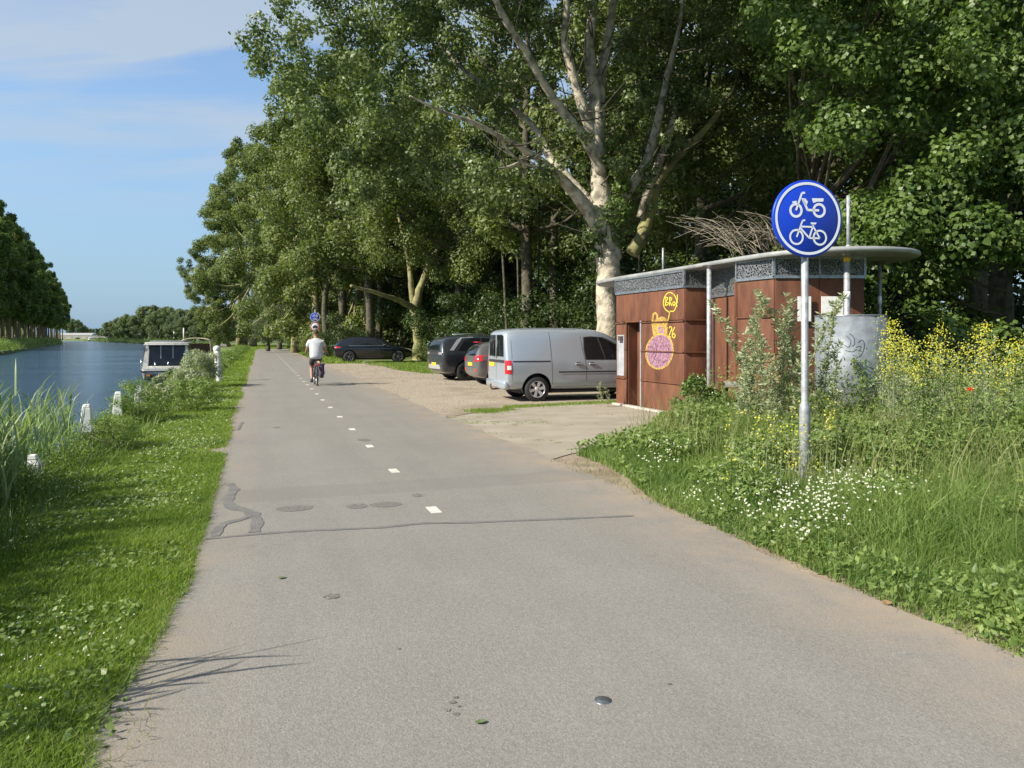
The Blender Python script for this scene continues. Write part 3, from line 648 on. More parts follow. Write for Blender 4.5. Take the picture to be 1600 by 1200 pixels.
def proto(kind, seed, blobs, nleaf, lsize, leafm, barkm, r0, zt, lean=(0,0), ntarget=9, z0=None, asp=.62, droop=0., flat=.85, name='tree', foliage='crown', trunk='trunk'):
    vg = Veg(); cloud(vg, blobs, nleaf, lsize, asp, droop=droop, flat=flat); cm = vg.mesh(kind+'_'+foliage); cm.materials.append(M[leafm])
    tm = trunk_mb(r0, zt, lean, [blobs[i] for i in range(0, len(blobs), max(1, len(blobs)//ntarget))], z0, seed)
    me = bpy.data.meshes.new(kind+'_trunk'); me.from_pydata(tm.v, [], tm.f); me.polygons.foreach_set('use_smooth', tm.sm); me.materials.append(M[barkm])
    TREE.setdefault(kind, []).append((name, cm, me, foliage, trunk))
def plant(kind, x, y, label, cat='tree', group=None, s=1.0, rz=None, i=None, z=0.0, sz=None, tilt=0.0):
    L_ = TREE[kind]; name, cm, tm, fo, tr = L_[(i if i is not None else random.randrange(len(L_))) % len(L_)]
    e = empty(name, (x, y, z), random.random()*6.28 if rz is None else rz, label, cat, group); e.scale = (s, s, sz or s); e.rotation_euler.y = tilt
    link(tr, tm, None, e); link(fo, cm, None, e); return e
for sd_ in (1, 2, 3):
    # broad wood tree with a high crown
    proto('wood', sd_, blobs_round(5.6, 5.5, 19, 62, (.16,.26), seed=sd_), 24000, .25, 'leaf_ash', 'bark_dark', .30, 15, ntarget=12, name='ash_tree', asp=.5)
    # low dense tree, crown to the ground
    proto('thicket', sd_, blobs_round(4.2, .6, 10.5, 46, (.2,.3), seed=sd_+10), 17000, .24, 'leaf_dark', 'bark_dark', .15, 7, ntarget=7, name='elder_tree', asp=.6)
    # tall full tree along the path
    proto('tall', sd_, blobs_round(5.4, 1.5, 27, 115, (.14,.25), prof=lambda t: .62+.55*math.sin(pi*min(1, t*.93+.1))**.8 - .25*t, seed=sd_+20), 38000, .33, 'leaf_ash', 'bark_moss', .42, 22, ntarget=14, name='tall_tree', asp=.5)
for sd_ in (1, 2):
    proto('poplar', sd_, blobs_round(4.3, 6.2, 27, 60, (.2,.32), prof=lambda t: .7+.45*math.sin(pi*t*.95)-.45*t*t, seed=sd_+30), 17000, .50, 'leaf_row', 'bark_far', .33, 24, ntarget=5, name='poplar_tree', flat=1.1)
    proto('farround', sd_, blobs_round(7, 1.0, 15, 46, (.22,.34), seed=sd_+40), 11000, .72, 'leaf_far', 'bark_dark', .4, 10, ntarget=3, name='round_tree')
    proto('willow', sd_, blobs_round(3.6, 2.0, 11.5, 50, (.2,.3), seed=sd_+50), 16000, .24, 'leaf_willow', 'bark_dark', .30, 8, ntarget=7, name='willow_tree', asp=.28, droop=.9)
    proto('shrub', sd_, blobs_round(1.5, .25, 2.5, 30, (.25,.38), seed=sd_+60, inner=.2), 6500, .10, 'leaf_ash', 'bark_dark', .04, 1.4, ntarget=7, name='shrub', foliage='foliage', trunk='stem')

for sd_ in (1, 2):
    proto('shade_shrub', sd_, blobs_round(1.5, .25, 2.5, 30, (.25,.38), seed=sd_+70, inner=.2), 6500, .10, 'leaf_dark', 'bark_dark', .04, 1.4, ntarget=7, name='shrub', foliage='foliage', trunk='stem')  # same shrub with the wood's shade put into its darker leaf colour
# --- the big poplar beside the building
BT = empty('poplar_tree', (2.85, 22, 0), 0, 'big pale-barked poplar with spreading limbs rising behind the silver van and brown building', 'tree')
def rel(p): return (p[0]-2.85, p[1]-22, p[2])
def limb(name, pts, m='bark_pale', n=10):
    """pts: px, py, depth offset, diameter in px"""
    q = []
    for (a, b, dy, wpx) in pts:
        v = P(a, b, 22+dy); q.append(rel(v)+(wpx*.5*(22+dy)/1180,))
    s_ = smooth_path(q, 5); s_ = s_ + np.concatenate([rng.normal(size=(len(s_),3))*s_[:,3:4]*.06, np.zeros((len(s_),1))], 1)
    mb = MB(); mb.tube([tuple(p[:3]) for p in s_], [max(.012, float(p[3])) for p in s_], n); return mb.build(name, M[m], BT)
limb('trunk', [(958,617,0,52),(955,580,0,42),(952,520,0,37),(950,440,0,36),(951,400,0,38),(947,360,0,42),(941,320,0,36),(936,280,0,26),(934,230,0,22),(930,160,.2,20),(921,80,.4,17),(928,0,.6,13),(935,-120,.8,7)], n=18)
limb('limb', [(948,385,0,26),(930,345,-.2,24),(912,318,-.4,22),(884,286,-.8,17),(858,262,-1.1,14),(834,243,-1.4,11),(800,222,-1.9,9),(775,210,-2.2,8),(735,190,-2.7,7),(690,174,-3.2,5),(640,150,-3.8,3)])
limb('limb', [(936,330,0,20),(905,298,.4,16),(872,262,.7,14),(852,232,1.0,12),(836,200,1.3,10),(800,168,1.7,9),(768,140,2.0,9),(728,112,2.4,7),(690,72,2.9,5),(650,30,3.2,3)])
limb('limb', [(940,270,-.1,20),(920,225,-.4,18),(892,190,-.7,16),(868,158,-1.0,14),(843,120,-1.4,12),(820,78,-1.8,12),(795,40,-2.2,12),(772,-5,-2.5,10),(745,-80,-3,6)])
limb('limb', [(938,235,.2,17),(918,190,.0,17),(905,150,-.1,16),(893,110,-.2,14),(882,60,-.3,12),(886,0,-.4,10),(870,-90,-.5,5)])
limb('limb', [(936,200,.4,18),(938,150,.6,16),(944,90,.8,14),(956,20,1.0,12),(962,-60,1.2,8)])
limb('limb', [(958,330,.4,20),(985,292,.8,17),(1008,258,1.1,15),(1022,215,1.4,14),(1032,170,1.6,12),(1045,110,1.9,9),(1062,40,2.2,6),(1070,-40,2.4,4)])
limb('limb', [(987,396,2.3,22),(1003,368,2.3,21),(1018,320,2.4,19),(1030,280,2.4,17),(1058,246,2.4,13),(1090,215,2.4,11),(1116,185,2.4,9),(1140,146,2.4,7)], m='bark_moss')
limb('limb', [(1000,340,2.2,12),(1012,300,2.0,13),(1032,250,1.8,13),(1048,205,1.7,10),(1058,150,1.6,7)], m='bark_pale')
limb('limb', [(775,210,-2.2,5),(810,250,-1.6,5),(858,266,-1.1,6)])
limb('limb', [(834,243,-1.2,6),(790,262,-2,4),(752,262,-2.6,3)])
LIMBS = [o for o in BT.children if o.name.startswith(('limb','trunk'))]
vg = Veg(); BL = []
mbt = MB()
for lo_ in LIMBS[1:]:
    vv_ = np.array([v.co for v in lo_.data.vertices]); nr = len(vv_)//10; cen = vv_[:nr*10].reshape(nr, 10, 3).mean(1)
    for i_ in range(nr//4, nr, 3):
        for _ in range(2):
            s0 = Vector(cen[i_]); dr = Vector((random.gauss(0,1), random.gauss(0,.8), random.uniform(.0,1.3))).normalized(); ln = random.uniform(.7,2.0)
            m1 = s0+dr*ln*.5+Vector((0,0,-.08*ln)); e1_ = s0+dr*ln+Vector((random.gauss(0,.15),0,random.uniform(-.1,.25)))
            q = smooth_path([tuple(s0), tuple(m1), tuple(e1_)], 3); mbt.tube([tuple(p) for p in q], [.026*(1-.75*j/(len(q)-1)) for j in range(len(q))], 5)
            if random.random() < (.25 if lo_.name in ('limb.002','limb.003','limb.004') else .7): BL.append((e1_.x, e1_.y, e1_.z, random.uniform(.16,.36)))
    BL.append(tuple(cen[-1])+(.5,)); BL.append(tuple(cen[-2])+(.4,))
mbt.build('twig_growth', M['bark_dark'], BT)
def fill(poly, K, dy, r, seed=0):
    xs = [p[0] for p in poly]; ys = [p[1] for p in poly]; c = 0
    while c < K:
        a = random.uniform(min(xs), max(xs)); b = random.uniform(min(ys), max(ys))
        if inpoly(np.array([a]), np.array([b]), poly)[0]:
            v = P(a, b, 22+random.uniform(*dy)); BL.append(rel(v)+(random.uniform(*r),)); c += 1
fill([(395,-60),(392,45),(400,100),(450,135),(470,180),(520,250),(560,300),(640,240),(700,100),(700,-60)], 105, (-1.5,3.5), (.30,.62))
fill([(560,200),(520,320),(560,330),(600,290),(680,330),(720,300),(700,180)], 34, (-1.5,2.5), (.22,.48))
fill([(680,-60),(690,120),(740,190),(800,200),(880,120),(880,-60)], 66, (-.5,3.5), (.25,.5))
fill([(700,230),(720,330),(790,340),(820,280),(760,220)], 20, (-1.5,2.5), (.2,.4))
fill([(950,-60),(945,150),(960,260),(985,330),(1010,250),(1085,190),(1170,90),(1180,-60)], 88, (2.0,5.2), (.25,.5))
fill([(962,270),(966,360),(1000,350),(1000,300)], 8, (.2,1.2), (.15,.28))
fill([(1090,-60),(1060,60),(1100,120),(1170,60),(1180,-60)], 22, (-.5,2), (.25,.45))
fill([(850,-60),(850,60),(915,170),(960,20),(960,-60)], 16, (.9,3.2), (.2,.4))
fill([(420,-420),(420,-60),(1250,-60),(1250,-380),(900,-560)], 200, (-3,5.5), (.55,1.0))  # crown top out of view, added thick to shade the wood behind
cloud(vg, BL, 185000, .125, .8, up=.3, droop=.5)
link('crown', vg.mesh('poplar_crown'), M['leaf_poplar'], BT)
# ivy and sprouts on the trunk
IV = [rel(P(px, py, 21.7))+(r_,) for px, py, r_ in [(938,372,.25),(960,350,.3),(966,320,.35),(972,290,.3),(964,372,.28),(930,395,.18),(975,330,.25),(945,250,.2),(955,225,.22)]]
vg = Veg(); cloud(vg, IV, 1500, .10, .8); link('trunk_sprouts', vg.mesh('sprouts'), M['leaf_maple'], BT)

# --- wood behind the parking ground
G1 = 'high-crowned trees of the wood'
plant('wood', -7.6, 54.5, 'mossy tree with a bent low limb standing between the black car and dark grey car', i=0, s=.01) if False else None
spots = [(.7,36.5,1.15,'wood tree whose crown hangs low over the dark grey car'),(-10.6,56,1.15,'wood tree with a crown hanging over the black car bonnet'),(-13.5,60,1.05,'broad dark tree whose trunk rises behind the black car'),(-3.5,50,1.1,'wood tree between the leaning mossy tree and dark grey car'),
 (2.5,45,1.15,'dark wood tree rising behind the dark grey car roof'),(8.0,39,1.1,'dark wood tree rising above the silver van bonnet'),
 (12.5,33,1.15,'wood tree standing behind the brown building and dead branches'),(18,29,1.2,'wood tree behind the right end of the building roof'),
 (-9.0,63,1.1,'second row wood tree above the black car bonnet'),(7.5,30,1.0,'slim wood tree close behind the big pale poplar')]
for k, (x, y, s_, lb) in enumerate(spots): plant('wood', x, y, lb, group=G1, s=s_, i=k)
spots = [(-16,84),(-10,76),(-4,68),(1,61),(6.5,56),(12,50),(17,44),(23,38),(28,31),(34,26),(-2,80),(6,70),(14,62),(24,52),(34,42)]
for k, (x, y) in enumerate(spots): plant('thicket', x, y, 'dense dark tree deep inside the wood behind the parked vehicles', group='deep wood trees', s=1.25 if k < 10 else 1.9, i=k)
for k, (x, y, s_) in enumerate([(-18,96,1.0),(-9,90,1.0),(1,84,1.0),(11,76,1.0),(21,66,1.05),(31,56,1.1),(41,44,1.1)]):
    plant('tall', x, y, 'tall tree closing the back of the wood', group='rear wood trees', s=s_, i=k)
# understorey shrubs between trunks
SL = ['dark shrub behind the tail of the black car', 'low dark shrub just behind the rear wheel of the black car', 'dark shrub behind the roof of the tall dark grey car', 'shaded shrub between the dark grey car and silver van roofs',
      'shaded shrub behind the middle of the silver van', 'shaded shrub between the van front and the pale poplar trunk', 'dark shrub behind the building roof, beside the dead branches', 'large shaded shrub deep behind the silver van',
      'dark shrub between the mossy tree and the dark grey car', 'shaded shrub above the rear of the dark grey car', 'large dark shrub behind the pale poplar trunk', 'large dark shrub far behind the dead branch tangle', 'shaded shrub right of the pale poplar trunk base']
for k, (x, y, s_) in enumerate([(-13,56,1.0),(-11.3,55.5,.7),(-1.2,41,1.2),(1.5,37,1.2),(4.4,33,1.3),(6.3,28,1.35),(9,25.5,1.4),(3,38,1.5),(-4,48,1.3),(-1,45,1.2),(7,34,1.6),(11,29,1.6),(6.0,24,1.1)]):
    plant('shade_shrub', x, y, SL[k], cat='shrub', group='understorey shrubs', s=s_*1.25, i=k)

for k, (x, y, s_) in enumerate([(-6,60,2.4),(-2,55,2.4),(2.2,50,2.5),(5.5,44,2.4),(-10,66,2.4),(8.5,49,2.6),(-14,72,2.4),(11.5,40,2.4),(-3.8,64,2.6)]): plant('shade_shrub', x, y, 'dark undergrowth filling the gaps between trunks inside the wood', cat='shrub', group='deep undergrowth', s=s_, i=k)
# --- leaning mossy tree with the long low limb
MT = empty('mossy_tree', (-6.55, 50.5, 0), 0, 'mossy tree with one long bare limb reaching over the black car bonnet', 'tree')
def limb2(name, pts, Y0, par, m):
    o = par.location; q = []
    for (a, b, dy, wpx) in pts:
        v = P(a, b, Y0+dy); q.append((v.x-o.x, v.y-o.y, v.z-o.z, wpx*.5*(Y0+dy)/1180))
    s_ = smooth_path(q, 4); s_ = s_ + np.concatenate([rng.normal(size=(len(s_),3))*s_[:,3:4]*.12, np.zeros((len(s_),1))], 1)
    mb = MB(); mb.tube([tuple(p[:3]) for p in s_], [max(.02, float(p[3])) for p in s_], 10); return mb.build(name, M[m], par)
limb2('trunk', [(656,566,0,24),(654,550,0,18),(653,520,0,17),(651,492,0,17),(650,480,0,18),(655,455,0,12),(668,420,0,10),(690,370,0,7),(700,300,0,5)], 50.5, MT, 'bark_moss')
limb2('limb', [(649,483,0,11),(640,478,-.6,10),(620,468,-1.6,8),(600,462,-2.6,7),(580,455,-3.4,6),(560,450,-4,5),(548,446,-4.5,4)], 50.5, MT, 'bark_moss')
limb2('limb', [(650,486,0,12),(643,455,0,9),(640,420,.2,8),(630,370,.4,6),(615,300,.5,4)], 50.5, MT, 'bark_moss')
vg = Veg(); bl = []
for _ in range(70):
    a = random.uniform(560,770); b = random.uniform(210,410) if a < 665 else random.uniform(210,455)
    v = P(a, b, 50.5+random.uniform(-3.5,2)); bl.append((v.x+6.55, v.y-50.5, v.z, random.uniform(.6,1.15)))
cloud(vg, bl, 26000, .2, .5); link('crown', vg.mesh('mossy_tree_crown'), M['leaf_ash'], MT)
plant('shrub', -5.7, 49.6, 'ivy shrub hugging the foot of the mossy leaning tree', cat='shrub', s=.75, i=0)

# --- the row along the path
row = [('tall',-11.8,62,.95,'tall tree behind the round signs at the path edge'),('tall',-17.5,67,1.0,'feathery olive-green tree beyond the signs, second of the path row'),
 ('tall',-22.3,78,1.02,'tall full tree of the path row with foliage hanging near the path'),('tall',-25,92,1.10,'tallest tree of the path row above the far end of the path'),
 ('tall',-31,106,1.12,'tall tree at the far end of the path row'),('tall',-41.5,121,1.22,'tree whose trunk stands where the path disappears'),
 ('tall',-14,70,1.0,'tree one row behind the path row'),('tall',-20,88,1.08,'rear tree hidden behind the tallest path tree'),('tall',-50.5,140,1.28,'tall tree nearest the canal at the far path bend'),('tall',-46.5,131,1.30,'tall tree right of the one nearest the canal')]
for k, (kd, x, y, s_, lb) in enumerate(row): plant(kd, x, y, lb, group='trees along the path', s=s_, i=k)
plant('willow', -30.5, 99, 'silvery willow hanging over the far end of the path', s=1.0, i=0)
plant('willow', -27.8, 86, 'small silvery willow at the right edge of the far path', s=.7, i=1)
LT = plant('tall', -47.5, 127, 'slanting tree with airy crown leaning over the canal beyond the boats', s=.66, i=1, tilt=radians(-24), rz=0)
for k, (x, y, s_) in enumerate([(-16.2,64,.8),(-18.0,69,.9),(-19.2,73,1.0),(-13.4,62,.8),(-21,79,1.1),(-25.2,90,1.2),(-29.0,103,1.3),(-35,124,1.5),(-38.5,133,1.6),(-42,142,1.6)]):
    plant('shrub', x, y, 'bright green roadside shrub at the foot of the path trees', cat='shrub', group='roadside shrubs', s=s_, i=k)

# --- trees over and right of the building
plant('wood', 13.2, 20.5, 'large dark maple spreading above the right end of the roof', s=1.05, i=1)
plant('wood', 17.5, 15.5, 'dark maple overhanging the yellow flowering weeds', s=1.0, i=2)
MP = empty('maple_tree', (10.4, 15.8, 0), 0, 'sunlit bushy maple with broad leaves behind the yellow flowers', 'tree')
bl = blobs_round(3.1, .4, 5.2, 46, (.17,.28), seed=77, inner=.3) + [(x, y, z, .6) for x, y, z in [(-2.3,-.6,4.6),(-1.6,-1,5.2),(-.4,-1,5.6),(2.5,.4,4.6),(3.6,.2,3.2),(4.4,-.5,2.2),(4.5,0,3.9)]]
vg = Veg(); cloud(vg, bl, 48000, .125, .9, up=.5); link('crown', vg.mesh('maple_crown'), M['leaf_maple'], MP)
trunk_mb(.11, 4.6, (0,0), bl[::6], .8, 5).build('trunk', M['bark_dark'], MP)
MP2 = empty('maple_tree', (14.2, 13.2, 0), 0, 'second bushy maple at the right border, in front of the dark wood', 'tree')
vg = Veg(); cloud(vg, blobs_round(3.3, .4, 5.0, 46, (.17,.28), seed=79, inner=.3), 44000, .125, .9, up=.5); link('crown', vg.mesh('maple_crown'), M['leaf_maple'], MP2)
trunk_mb(.11, 4.2, (0,0), bl[::6], .8, 6).build('trunk', M['bark_dark'], MP2)
# overhanging boughs high at the right
OM = empty('overhanging_maple', (9.8, 24.5, 0), 0, 'tall maple whose lit boughs hang over the round blue sign', 'tree')
bl = []
for (px0, px1, py0, py1, K, y0, y1) in [(1180,1420,-60,110,52,15,20),(1240,1460,60,200,30,15,19),(1400,1640,-60,150,52,14,18),(1130,1300,-60,60,26,17,22),(1420,1640,100,290,30,15,19),(1280,1340,180,235,6,15,17)]:
    for _ in range(K):
        v = P(random.uniform(px0,px1), random.uniform(py0,py1), random.uniform(y0,y1)); bl.append((v.x-9.8, v.y-24.5, v.z, random.uniform(.28,.62)))
for _ in range(70): v = P(random.uniform(1150,1700), random.uniform(-420,-60), random.uniform(15,22)); bl.append((v.x-9.8, v.y-24.5, v.z, random.uniform(.5,.9)))
for _ in range(48): bl.append((random.uniform(-2,9.5)-9.8, random.uniform(11.5,18.5)-24.5, random.uniform(10.2,14.5), random.uniform(.6,1.15)))  # unseen leaf clumps above the frame, added to dapple the right-hand trees with shade
vg = Veg(); cloud(vg, bl, 95000, .12, .85, up=.4); link('crown', vg.mesh('overhang_crown'), M['leaf_maple'], OM)
trunk_mb(.26, 15, (-1,-3), bl[::9], 3.5, 8).build('trunk', M['bark_dark'], OM)
# slim stems seen inside the wood
for k, (px, py0, py1, Y, wpx) in enumerate([(795,470,250,38,5),(812,470,290,39,4),(838,480,310,37,4),(1010,470,200,30,5),(1075,420,120,29,4),(590,520,380,60,12),(546,520,380,62,16),(512,530,400,60,12),(1265,330,-20,26,9),(1490,300,-30,22,10),(1560,330,-30,21,8)]):
    a = P(px, py0, Y); b = P(px-12+8*(k%3), (py0+py1)/2, Y); c_ = P(px-25+14*(k%4), py1, Y); a.z = 0
    q = smooth_path([tuple(a), tuple(b), tuple(c_)], 5); mb = MB(); mb.tube([tuple(p) for p in q], [max(.03, wpx*.5*Y/1180*(1-.5*j/(len(q)-1))) for j in range(len(q))], 8)
    e = empty('slim_tree', (0,0,0), 0, 'slim mossy stem standing in the shade of the wood', 'tree', 'slim stems inside the wood'); mb.build('trunk', M['bark_dark'], e)
    v = P(px-25+14*(k%4), py1, Y); vg = Veg(); cloud(vg, [(v.x+random.gauss(0,.8), v.y+random.gauss(0,.8), v.z+random.gauss(0,.9), .7) for _ in range(9)], 1500, .2, .6); link('crown', vg.mesh('slim_crown'), M['leaf_dark'], e)

# --- far bank
k = 0; Yp = 118.0
rowx = lambda Y: -62.9 - .55*(Y-92.7)
while Y_ok if (Y_ok := Yp < 430) else False:
    for off in (8.5, 15.5, 24):
        if off > 9 and Yp > 330: continue
        plant('poplar', rowx(Yp)-off+random.uniform(-.6,.6), Yp+random.uniform(-.8,.8)+off*.2, {8.5: 'tall poplar of the row closest to the water on the far bank', 15.5: 'tall poplar of the middle row on the far canal bank', 24: 'tall poplar of the rearmost row on the far canal bank'}[off], group={8.5: 'front poplars on the far bank', 15.5: 'middle poplars on the far bank', 24: 'rear poplars on the far bank'}[off], s=1.0+random.uniform(-.10,.07), i=k, z=.1); k += 1
    Yp += 8.2 if Yp < 300 else 13
for k, (Y, s_) in enumerate([(455,1.15),(475,1.2),(500,1.2),(525,1.25),(555,1.2),(590,1.2),(625,1.1)]):
    X = np.interp(Y, [385,660], [-235,-450])-12; plant('farround', X, Y, 'rounded dark tree beyond the end of the poplar row', group='far trees on the left bank', s=s_, i=k)
for k, (px, Y, s_) in enumerate([(130,900,1.0),(138,930,.9),(122,880,1.2),(118,860,1.5),(150,950,.8),(160,960,.9),(172,860,.8),(185,840,.85)]):
    plant('farround', (px-800)/1180*Y, Y, 'hazy tree on the horizon beyond the bridge', group='horizon trees', s=s_, i=k)
# rounded trees beyond the canal bend, right of the water
for k, (px, top, Y) in enumerate([(172,505,430),(180,500,410),(190,497,395),(203,492,380),(212,496,350),(222,490,370),(236,481,360),(248,488,320),(258,483,350),(270,492,300),(283,486,330),(295,496,280),(305,488,310),(318,482,320),(330,484,300),(343,488,280),(356,486,290),(215,508,300),(240,508,280),(268,508,260),(300,510,240),(330,508,230),(352,508,220),(385,500,240),(372,480,250),(400,470,230)]):
    h = (527-top)/1180*Y+1.6; kd = 'willow' if k in (9, 17, 18, 20) else 'farround'
    plant(kd, (px-800)/1180*Y, Y, 'rounded tree in the belt beyond the canal bend', group='trees beyond the canal bend', s=h/(15 if kd == 'farround' else 11.5)*1.02, i=k)

# shrubby reed fringes of the banks, far off
vg = Veg(); bl = []
for Y in np.arange(85, 262, 1.1):
    X = np.interp(Y, [40,92.7,175,260], [-43,-62.9,-108,-155]); bl.append((X-1.2+random.uniform(-.8,.8), Y, .1, random.uniform(.9,1.5)))
    bl.append((X-3.2+random.uniform(-.8,.8), Y, .6, random.uniform(.8,1.4)))
cloud(vg, bl, 30000, .34, .3); 
bl = [(rowx(Y)-31+random.uniform(-2,2), Y+3, random.uniform(.5,5), random.uniform(2.0,3.4)) for Y in np.arange(118, 445, 2.2) for _ in range(2)]
cloud(vg, bl, 14000, 1.0, .6)
bl = []
for t in np.arange(0, 1, .006):
    X = np.interp(t, [0,.3,.6,1], [-50,-75,-117,-224]); Y = np.interp(t, [0,.3,.6,1], [125,168,243,405]); bl.append((X+1.0, Y, .0, random.uniform(.7,1.3)*(1+t)))
cloud(vg, bl, 14000, .45, .3); stuff('bank_shrubs', vg, M['weed'])
vg = Veg(); bl = [(x_, y_, .0, random.uniform(.4,.9)) for x_, y_ in [(lambda p: (p.x, p.y))(W(random.uniform(36,120), random.uniform(-2.7,-1.6))) for _ in range(150)]]
cloud(vg, bl, 16000, .16, .3); stuff('bank_growth', vg, M['weed'])

# --- reeds and weeds at the near bank
vg = Veg()
def reed(x, y, z, h, s=1.0):
    a = rng.normal(size=2)*.10; vg.blades(np.array([[x,y,z]]), h, .014*s, np.array([a]), np.array([rng.random()*.6]), seg=3, droop=.03)
    k = 7; t = rng.uniform(.3,.97,k); P0 = np.stack([x+a[0]*t*t*h, y+a[1]*t*t*h, z+h*t*.97], 1)
    ang = rng.random(k)*6.28; ln = rng.uniform(.22,.42,k)*s; dr = np.stack([np.cos(ang), np.sin(ang)], 1)*rng.uniform(.2,.6,(k,1)) + [.12,0]
    vg.blades(P0, ln*1.15, .023*s, dr, seg=3, droop=.16)
for _ in range(950):
    u_ = random.uniform(4.0, 9.7); v_ = -2.42-random.random()*1.15 + (.25 if random.random() < .15 else 0); p = W(u_, v_)
    hh = random.uniform(1.1,1.66)*(1.0 if random.random() < .7 else .75); 
    if u_ > 9: hh *= .8
    reed(p.x, p.y, -.45, hh)
for _ in range(46):
    u_ = random.uniform(10.2, 12.6); v_ = -2.5-random.random()*.35; p = W(u_, v_); reed(p.x, p.y, -.3, random.uniform(.75,1.15), .9)
for _ in range(12):
    x_, y_ = -2.85+random.gauss(0,.14), 2.95+random.gauss(0,.22); reed(x_, y_, -.05, random.uniform(.75,1.2))
for _ in range(14):
    p = W(random.uniform(3.0,4.4), -2.6-random.random()*.3); reed(p.x, p.y, -.35, random.uniform(.8,1.3))
stuff('reeds', vg, M['reed'])
# weeds between reeds and lawn
vg = Veg()
def bankh(u_): return np.interp(u_, [2,5,9,12,18,26,40], [.40,.5,.38,.42,.50,.55,.6])
n = 26000; u_ = 3+rng.random(n)**1.4*40; v_ = -2.75+rng.random(n)**1.3*.95*np.interp(u_, [3,8,40], [.9,1.15,.8]); hh = bankh(u_)*(1.15-np.clip((v_+2.75)/1.0,0,1)**1.5)*(.45+1.1*vnoise(u_,v_*2,.8,61))
z = -.15+hh*rng.random(n)**.6
X = DU.x*u_+DV.x*v_; Y = DU.y*u_+DV.y*v_
vg.leaves(np.stack([X,Y,z],1), rng.normal(size=(n,3))*.7+[-.3,-.2,.7], rng.uniform(.02,.05,n)*(1+Y/22), .35)
m_ = 9000; u_ = 3+rng.random(m_)**1.3*34; v_ = -2.7+rng.random(m_)**1.3*.95; X = DU.x*u_+DV.x*v_; Y = DU.y*u_+DV.y*v_
vg.blades(np.stack([X,Y,np.full(m_,-.12)],1), bankh(u_)*rng.uniform(.5,1.15,m_), .006*(1+Y/12), rng.normal(size=(m_,2))*.35, seg=2)
stuff('bank_weeds', vg, M['weed'])
def herb_mesh(name, h, seed, leafn=420, ls=.06, spread=.16, branches=14, asp=.3):
    r_ = np.random.default_rng(seed); vgx = Veg(); mb = MB(); lean = r_.normal(size=2)*.10*h
    stem = [(lean[0]*t*t, lean[1]*t*t, h*t) for t in np.linspace(0,1,6)]; mb.tube(stem, [.007*(1-.6*t)*(h/1.6+.3) for t in np.linspace(0,1,6)], 5)
    Pl = []; Nl = []; Tl = []
    for b in range(branches):
        t = .12+.88*(b+.5)/branches; a = r_.random()*6.28; ln = spread*h*(1.1-.75*t)*(.7+.6*r_.random()); s_ = np.array([lean[0]*t*t, lean[1]*t*t, h*t])
        e = s_+np.array([cos(a)*ln*.6, sin(a)*ln*.6, ln*.95]); mb.tube([tuple(s_), tuple((s_+e)/2+[0,0,-.02]), tuple(e)], [.003,.0025,.0012], 4)
        k_ = max(4, int(leafn/branches*(1.15-.5*t))); q = r_.random(k_); ps = s_+(e-s_)*q[:,None]; d = r_.normal(size=(k_,3)); d[:,2] = d[:,2]*.3+.55; d = unit(d)
        Pl.append(ps+d*ls*.5); Tl.append(d); Nl.append(np.cross(d, r_.normal(size=(k_,3))))
    Pl = np.concatenate(Pl); vgx.leaves(Pl, np.concatenate(Nl), ls*r_.uniform(.6,1.2,len(Pl)), asp, tdir=np.concatenate(Tl), fold=.12)
    return vgx.mesh(name+'_leaves'), mb
def herb(kind, variants, leafm, barkm='weed_stem'):
    out = []
    for v in variants:
        lm, mb = herb_mesh(kind, **v); lm.materials.append(M[leafm]); sm_ = bpy.data.meshes.new(kind+'_stem'); sm_.from_pydata(mb.v, [], mb.f); sm_.materials.append(M[barkm]); out.append((lm, sm_))
    return out
M['weed_stem'] = mat('weed_stem', (.16,.15,.07), .8)
mug = herb('mugwort', [dict(h=2.15, seed=1, leafn=800, ls=.09, spread=.15, branches=26), dict(h=1.9, seed=2, leafn=700, ls=.085, spread=.17, branches=24), dict(h=2.3, seed=3, leafn=800, ls=.09, spread=.15, branches=28)], 'silver')
def put_herb(proto_, x, y, s, label, cat, group, name, k=0):
    e = empty(name, (x, y, 0), random.random()*6.28, label, cat, group); e.scale = (s, s, s); lm, sm_ = proto_[k % len(proto_)]; link('stem', sm_, None, e); link('foliage', lm, None, e); return e
for k, (px, Y, s_) in enumerate([(1170,10.2,.98),(1160,9.9,.80),(1182,10.6,.9),(1198,9.9,.86),(1218,10.2,1.0),(1235,9.9,.92),(1228,10.6,.98),(1208,9.5,.72),(1268,10.3,.95),(1285,10.5,.93),(1300,10.0,.80),(1150,10.4,.66)]):
    put_herb(mug, (px-800)/1180*Y, Y, s_, 'tall silvery mugwort stem in the clump between the brown wall and sign post' if px < 1250 else 'tall silvery mugwort stem in front of the curved zinc screen', 'plant', 'mugwort left of the sign post' if px < 1250 else 'mugwort before the zinc screen', 'mugwort', k)
herb2 = herb('herb', [dict(h=1.25, seed=11, leafn=420, ls=.07, spread=.22, branches=14, asp=.35), dict(h=1.05, seed=12, leafn=380, ls=.075, spread=.26, branches=13, asp=.42), dict(h=1.4, seed=13, leafn=460, ls=.06, spread=.2, branches=16, asp=.3)], 'weed')
hs = []
for k in range(92):
    Y = random.uniform(6.6, 12.0); X = random.uniform(4.0, 11.2) if k < 75 else random.uniform(2.9,4.4)
    if X > Y*.74+.2: continue
    if X/Y < .395 and Y > 9: Y = random.uniform(8.4, 11)
    if (X*DV.x+Y*DV.y) < 5.9: continue
    hs.append((X, Y))
hl = ['leafy green weed in the rough growth right of the sign post', 'leafy green weed in the rough growth around the sign post']
